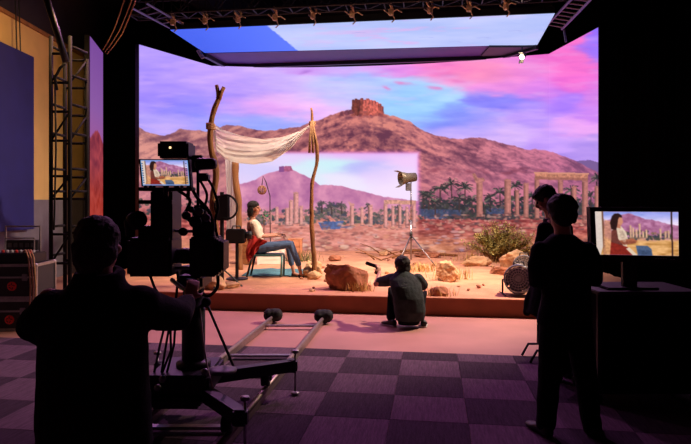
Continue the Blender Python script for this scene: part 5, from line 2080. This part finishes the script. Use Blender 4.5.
dl = thing('camera_dolly', 'black camera dolly with outrigger arms and a thick centre column', 'dolly', (-1.15, 4.65, .15))
dcx, dcy = -1.17, 4.62
chm = MB()
chm.cbox((dcx - .05, dcy, .36), (.46, .56, .16), .02)
chm.cbox((dcx - .05, dcy, .26), (.36, .70, .08), .02)
chm.build('chassis', M_BLACK, dl)
MB().lathe([(.13, 0), (.13, .03), (.10, .05)], (dcx, dcy, .44), UP, 24).build('column_foot', M_BLACK, dl, True)
MB().lathe([(.088, 0), (.088, .42), (.080, .42), (.080, .66), (.10, .66), (.10, .70)], (dcx, dcy, .46), UP, 24).build('column', mat('ribbed_column', (26, 24, 28), .6, .1, .3, 20), dl, True)
MB().lathe([(.11, 0), (.11, .02), (.05, .025)], (dcx + .24, dcy - .1, .42), UP, 24).build('platter', M_GREYP, dl, True)
arms = [(Vector((-.47, 5.25, .27)), 5.2, 1), (Vector((-.70, 4.0, .27)), 4.15, 1), (Vector((-1.60, 5.2, .27)), 5.15, -1), (Vector((-1.72, 4.1, .27)), 4.2, -1)]
for e, wyy, s_ in arms:
    st_ = Vector((dcx + .05 * s_, dcy + (.12 if e.y > dcy else -.12), .31))
    ar = MB()
    ar.bar(st_, e, .085, .095)
    ar.cbox(e, (.10, .10, .11), .015)
    ar.build('outrigger_arm', M_BLACK, dl)
    jk_ = MB().tube([e + Vector((.03 * s_, 0, .12)), e + Vector((.03 * s_, 0, -.225))], .010, 8).build('levelling_jack', M_STEEL, dl, True)
    MB().lathe([(.035, 0), (.04, .012), (.012, .02)], (e.x + .03 * s_, e.y, .02), UP, 14).build('foot_pad', M_STEEL, jk_, True)
    MB().lathe([(.03, 0), (.034, .012), (.03, .024)], e + Vector((.03 * s_, 0, .11)), UP, 12).build('hand_knob', M_STEEL, jk_, True)
    rp = railp(s_, wyy)
    wc = Vector((rp.x, rp.y, .085 + .024 + .062))
    whl = MB().lathe([(.02, -.03), (.066, -.03), (.066, -.018), (.055, 0), (.066, .018), (.066, .03), (.02, .03)], wc, Vector((1, -.12, 0)), 20).build('wheel', M_RUBBER, dl, True)
    MB().lathe([(.001, -.036), (.018, -.036), (.018, .036), (.001, .036)], wc, Vector((1, -.12, 0)), 12).build('hub', M_STEEL, whl, True)
    MB().bar(wc + Vector((.045 * s_, 0, -.01)), Vector((wc.x + .045 * s_, wc.y, .30)), .05, .014, Vector((1, 0, 0))).build('wheel_bracket', M_BLACK, dl)
MB().tube([Vector((dcx + .09, dcy, at(200, 302, dcy).z)), at(206, 302, dcy), at(236, 372, 4.95)], .012, 8).build('tie_rod', M_BLACK, dl, True)
MB().ell(at(206, 302, dcy), .04, u=12, v=8).build('rod_knob', M_RUBBER, dl, True)
# white wire running down to the arm
MB().tube([at(200, 308, 4.55), at(203, 340, 4.5), at(207, 365, 4.45), at(213, 390, 4.35), at(217, 398, 4.3)], .007, 6).build('wire', mat('pale_wire', (190, 170, 175), .6), dl, True)
for k, (a, m_, e) in enumerate((((168, 312), (160, 345), (153, 378)), ((172, 312), (166, 345), (160, 382)), ((176, 316), (174, 345), (166, 376)), ((170, 312), (171, 350), (158, 384)))):
    MB().tube([at(*a, 4.4), at(*m_, 4.42), at(*e, 4.45)], .009, 6).build('hanging_cable', M_RUBBER, dl, True)
for k, (px, py) in enumerate(((158, 388), (163, 379), (205, 372))):
    MB().lathe([(.02, 0), (.028, .01), (.02, .022), (.001, .024)], at(px, py, 4.30), Vector((0, -1, .3)), 12).build('knob', M_STEEL, dl, True)

# pan head + camera
YC = 4.25
q = lambda px, py, dy=0: at(px, py, YC + dy)


def bxp(b, x0, x1, y0, y1, dy, dep, bev=.012):
    """box given by its extent at distance YC+dy"""
    a, c_ = q(x0, y1, dy), q(x1, y0, dy)
    b.cbox(((a.x + c_.x) / 2, YC + dy + dep / 2, (a.z + c_.z) / 2), (c_.x - a.x, dep, c_.z - a.z), bev)
    return b


fc_ = thing('film_camera', 'large black film camera with matte box and accessories on the dolly column', 'film camera', (dcx, dcy, 1.12))
bxp(MB(), 126, 171, 238, 277, 0, .30, .02).build('battery_housing', M_BLACKP, fc_)
bxp(MB(), 150, 172, 190, 245, .05, .26).build('camera_body', M_BLACKP, fc_)
bxp(MB(), 138, 192, 187, 191, .0, .12, .006).build('monitor_rail', M_BLACK, fc_)
bxp(MB(), 138, 172, 200, 204, .02, .10, .006).build('monitor_rail', M_BLACK, fc_)
bxp(MB(), 138, 150, 226, 240, .1, .12, .006).build('side_bracket', M_BLACK, fc_)
bxp(MB(), 176, 202, 276, 290, .10, .34, .02).build('pan_head', M_BLACK, fc_)
MB().lathe([(.07, 0), (.11, .05), (.11, .13), (.09, .16)], (dcx, dcy, 1.05), UP, 20).build('head_base', M_BLACK, fc_, True)
mbx = bxp(MB(), 189, 216, 237, 277, .0, .24, .012).build('matte_box', M_BLACKP, fc_)
for k in range(3):
    bxp(MB(), 216.5 + k * 2.6, 218.3 + k * 2.6, 240 + k, 275 - k * 2, .02 + .01 * k, .20, .004).build('filter_tray', M_BLACK, mbx)
MB().lathe([(.05, 0), (.055, .03), (.05, .06), (.06, .09), (.055, .15)], q(171, 256, .14), Vector((1, .1, 0)), 20).build('lens', M_BLACKP, fc_, True)
for k, (a, b_) in enumerate((((150, 230), (214, 232)), ((150, 268), (214, 268)))):
    MB().tube([q(*a, .12), q(*b_, .12)], .011, 8).build('support_rod', M_STEEL, fc_, True)
MB().tube([q(154, 192, .1), q(153, 180, .12), q(172, 178, .12), q(178, 190, .1)], .018, 8).build('top_handle', M_BLACK, fc_, True)
for px, py, r_, L, nm in ((187, 216, .03, .05, 'focus_knob'), (196, 222, .045, .04, 'focus_wheel'), (192, 210, .022, .06, 'focus_knob'), (200, 212, .03, .05, 'motor'), (207, 218, .028, .06, 'motor'), (184, 232, .03, .05, 'focus_knob')):
    MB().lathe([(r_ * .6, 0), (r_, .01), (r_, L), (r_ * .7, L + .01), (.001, L + .012)], q(px, py, .04), Vector((.1, -1, .1)), 16).build(nm, M_BLACK if nm != 'motor' else M_GREYP, fc_, True)
bxp(MB(), 192, 206, 205, 238, .10, .10).build('lens_motor_plate', M_BLACKP, fc_)
bxp(MB(), 200, 213, 222, 238, .06, .10).build('lens_motor_plate', M_BLACKP, fc_)
bxp(MB(), 186, 202, 155, 160, .10, .05, .006).build('accessory_arm', M_BLACK, fc_)
MB().tube([q(188, 200, .1), q(190, 160, .1)], .014, 8).build('accessory_post', M_BLACK, fc_, True)
MB().tube([q(198, 240, .1), q(198, 170, .1)], .012, 8).build('accessory_post', M_BLACK, fc_, True)
MB().lathe([(.035, 0), (.045, .02), (.04, .13), (.03, .15)], q(196, 164, .08), Vector((1, -.15, 0)), 16).build('viewfinder', M_BLACKP, fc_, True)
bxp(MB(), 188, 198, 157, 172, .08, .10).build('viewfinder_mount', M_BLACKP, fc_)
bxp(MB(), 197, 208, 173, 181, .06, .08).build('wireless_unit', M_BLACKP, fc_)
MB().lathe([(.05, 0), (.065, .02), (.06, .10), (.001, .11)], q(133, 222, .0), Vector((.6, -.6, .2)), 18).build('ear_cup', M_RUBBER, fc_, True)
MB().tube([q(128, 236, -.05), q(126, 222, -.05), q(132, 214, -.03), q(142, 217, 0)], .016, 8).build('grip_handle', M_BLACK, fc_, True)
MB().tube([q(172, 280, .1), q(182, 288, -.35), q(190, 292, -.55)], [.016, .014, .018], 8).build('pan_bar', M_BLACK, fc_, True)
bxp(MB(), 185, 198, 279, 292, -.02, .05, .006).build('wireless_receiver', M_BLACKP, fc_)
rc_ = MB()
a, c_ = q(187, 289, -.026), q(197, 281, -.026)
rc_.box(((a.x + c_.x) / 2, YC - .022, (a.z + c_.z) / 2), (c_.x - a.x, .006, c_.z - a.z)).build('status_screen', emit('status_glow', (214, 110, 120), .6), fc_)
for k, pts in enumerate((((188, 178), (196, 196), (208, 210), (213, 225), (210, 240)), ((200, 180), (207, 195), (204, 212), (211, 226), (214, 240)), ((178, 190), (190, 200), (186, 214), (194, 226)),
                         ((206, 176), (213, 188), (218, 206), (215, 222), (218, 240)), ((218, 276), (217, 288), (208, 296), (198, 290)), ((172, 262), (178, 276), (176, 300), (178, 320)), ((196, 196), (202, 206), (196, 216), (200, 226)),
                         ((150, 275), (156, 290), (166, 300), (178, 304)))):
    MB().tube(catmull([q(x, y, .06 + .02 * k) for x, y in pts], 5), .010 if k % 2 else .013, 6).build('camera_cable', M_RUBBER, fc_, True)

# on-camera monitor and its hood
om = thing('camera_monitor', 'small monitor on the film camera showing the seated woman', 'monitor', q(165, 188, -.1))
YM = -.14
a0 = [q(140.5, 160, YM), q(187.5, 160.3, YM), q(189.5, 185.5, YM), q(143, 185.5, YM)]


def quadbox(b, c4, dep):
    b.loft([[p + Vector((0, o_, 0)) for p in c4] for o_ in (0, dep)])
    return b


def grow(c4, f, dy=0):
    m_ = sum(c4, Vector()) / 4
    return [m_ + (p - m_) * f + Vector((0, dy, 0)) for p in c4]


quadbox(MB(), grow(a0, 1.08, .004), .05).build('housing', M_BLACKP, om)
PM = paint_monitor(True)


def screen_quad(c4, canvas, R, C, m, parent):
    P = np.zeros((R, C, 3))
    for j in range(R):
        for i in range(C):
            f, g = i / (C - 1), j / (R - 1)
            P[j, i] = c4[0].lerp(c4[1], f).lerp(c4[3].lerp(c4[2], f), g)
    uu, vv = np.meshgrid(np.linspace(0, 99.9, C), np.linspace(0, 53.9, R))
    return screen_mesh('screen', P, canvas.sample(uu, vv), m, parent)


screen_quad(a0, PM, 70, 124, screen_mat('camera_monitor_picture', 1.0), om)
hb_ = bxp(MB(), 157, 188, 141, 158, -.02, .22, .015).build('sun_hood', M_BLACKP, om)
a, c_ = q(169, 148.5, -.026), q(171, 146.5, -.026)
MB().box(((a.x + c_.x) / 2, YC - .022, (a.z + c_.z) / 2), (c_.x - a.x, .006, c_.z - a.z)).build('indicator', emit('indicator_glow', (255, 214, 150), 2.0), hb_)
MB().tube([q(166, 186, -.08), q(166, 196, .02)], .02, 8).build('mount', M_BLACK, om, True)
for px in (146, 151, 182):
    MB().lathe([(.012, 0), (.012, .01), (.001, .012)], q(px, 187, YM - .002), Vector((0, -1, 0)), 10).build('button', M_GREYP, om)

# ================================================================== VIEWING MONITOR ON ITS CART
VY = 5.0
q = lambda px, py, dy=0: at(px, py, VY + dy)
cx0, cx1 = q(597, 300).x, q(700, 300).x
ct_ = thing('monitor_cart', 'tall black equipment cart with a shelf under the viewing monitor', 'cart', ((cx0 + cx1) / 2, VY + .3, 0))
zsf = q(600, 293).z
MB().cbox(((cx0 + cx1) / 2 - .0, VY + .28, zsf), (cx1 - cx0, .62, .03), .008).build('shelf', mat('grey_shelf', (38, 34, 42), .5, 0, .2, 10), ct_)
MB().cbox(((cx0 + cx1) / 2 + .02, VY + .32, zsf * .5 + .04), (cx1 - cx0 - .04, .5, zsf - .12), .015).build('cabinet', M_CLOTHB, ct_)
MB().cbox(((cx0 + cx1) / 2, VY + .28, .12), (cx1 - cx0, .62, .03), .008).build('shelf', M_BLACK, ct_)
for x in (cx0 + .03, cx1 - .03):
    for y in (VY + .03, VY + .55):
        MB().box((x, y, .12 + (zsf - .12) / 2), (.035, .035, zsf - .12)).build('post', M_BLACK, ct_)
        MB().lathe([(.02, -.014), (.04, -.014), (.04, .014), (.02, .014)], (x, y, .054), Vector((1, 0, 0)), 14).build('caster', M_RUBBER, ct_, True)
        MB().box((x, y, .1), (.03, .04, .04)).build('caster_fork', M_STEEL, ct_)
vm = thing('viewing_monitor', 'wide black viewing monitor showing the seated woman, standing on the cart', 'monitor', ((q(635, 250)).x, VY + .25, zsf + .016))
s4 = [q(595, 211.5), q(678.5, 212), q(679, 256), q(597, 254.5)]
fr4 = [q(590, 207), q(682.5, 207.5), q(683, 263), q(592, 262)]
quadbox(MB(), [p + Vector((0, .008, 0)) for p in fr4], .07).build('housing', M_BLACKP, vm)
for i in range(4):
    b = MB()
    j = (i + 1) % 4
    b.loft([[fr4[i], fr4[j], s4[j] + (s4[j] - s4[i]) * 0, s4[i]], [p + Vector((0, .012, 0)) for p in (fr4[i], fr4[j], s4[j], s4[i])]])
    b.build('bezel', M_BLACKP, vm)
screen_quad([p + Vector((0, .004, 0)) for p in s4], paint_monitor(), 110, 200, screen_mat('viewing_monitor_picture', 1.0), vm)
for k, px in enumerate((656, 658.5, 661, 663.5, 666, 671, 674)):
    p = q(px, 258.7 + (.8 if k > 4 else 0), -.003)
    MB().box(p, (.012 if k < 5 else .016, .004, .005)).build('control_mark', M_WHITE, vm)
MB().cbox((q(637, 262).x, VY + .14, (q(637, 262).z + zsf) / 2 + .02), (.12, .06, q(637, 262).z - zsf + .1), .01).build('neck', M_BLACKP, vm)
MB().cbox((q(637, 262).x, VY + .2, zsf + .026), (.44, .3, .02), .008).build('foot', M_BLACKP, vm)

bpy.data.batch_remove(SCRAP + [o.data for o in SCRAP])
bpy.data.scenes.remove(WORK)
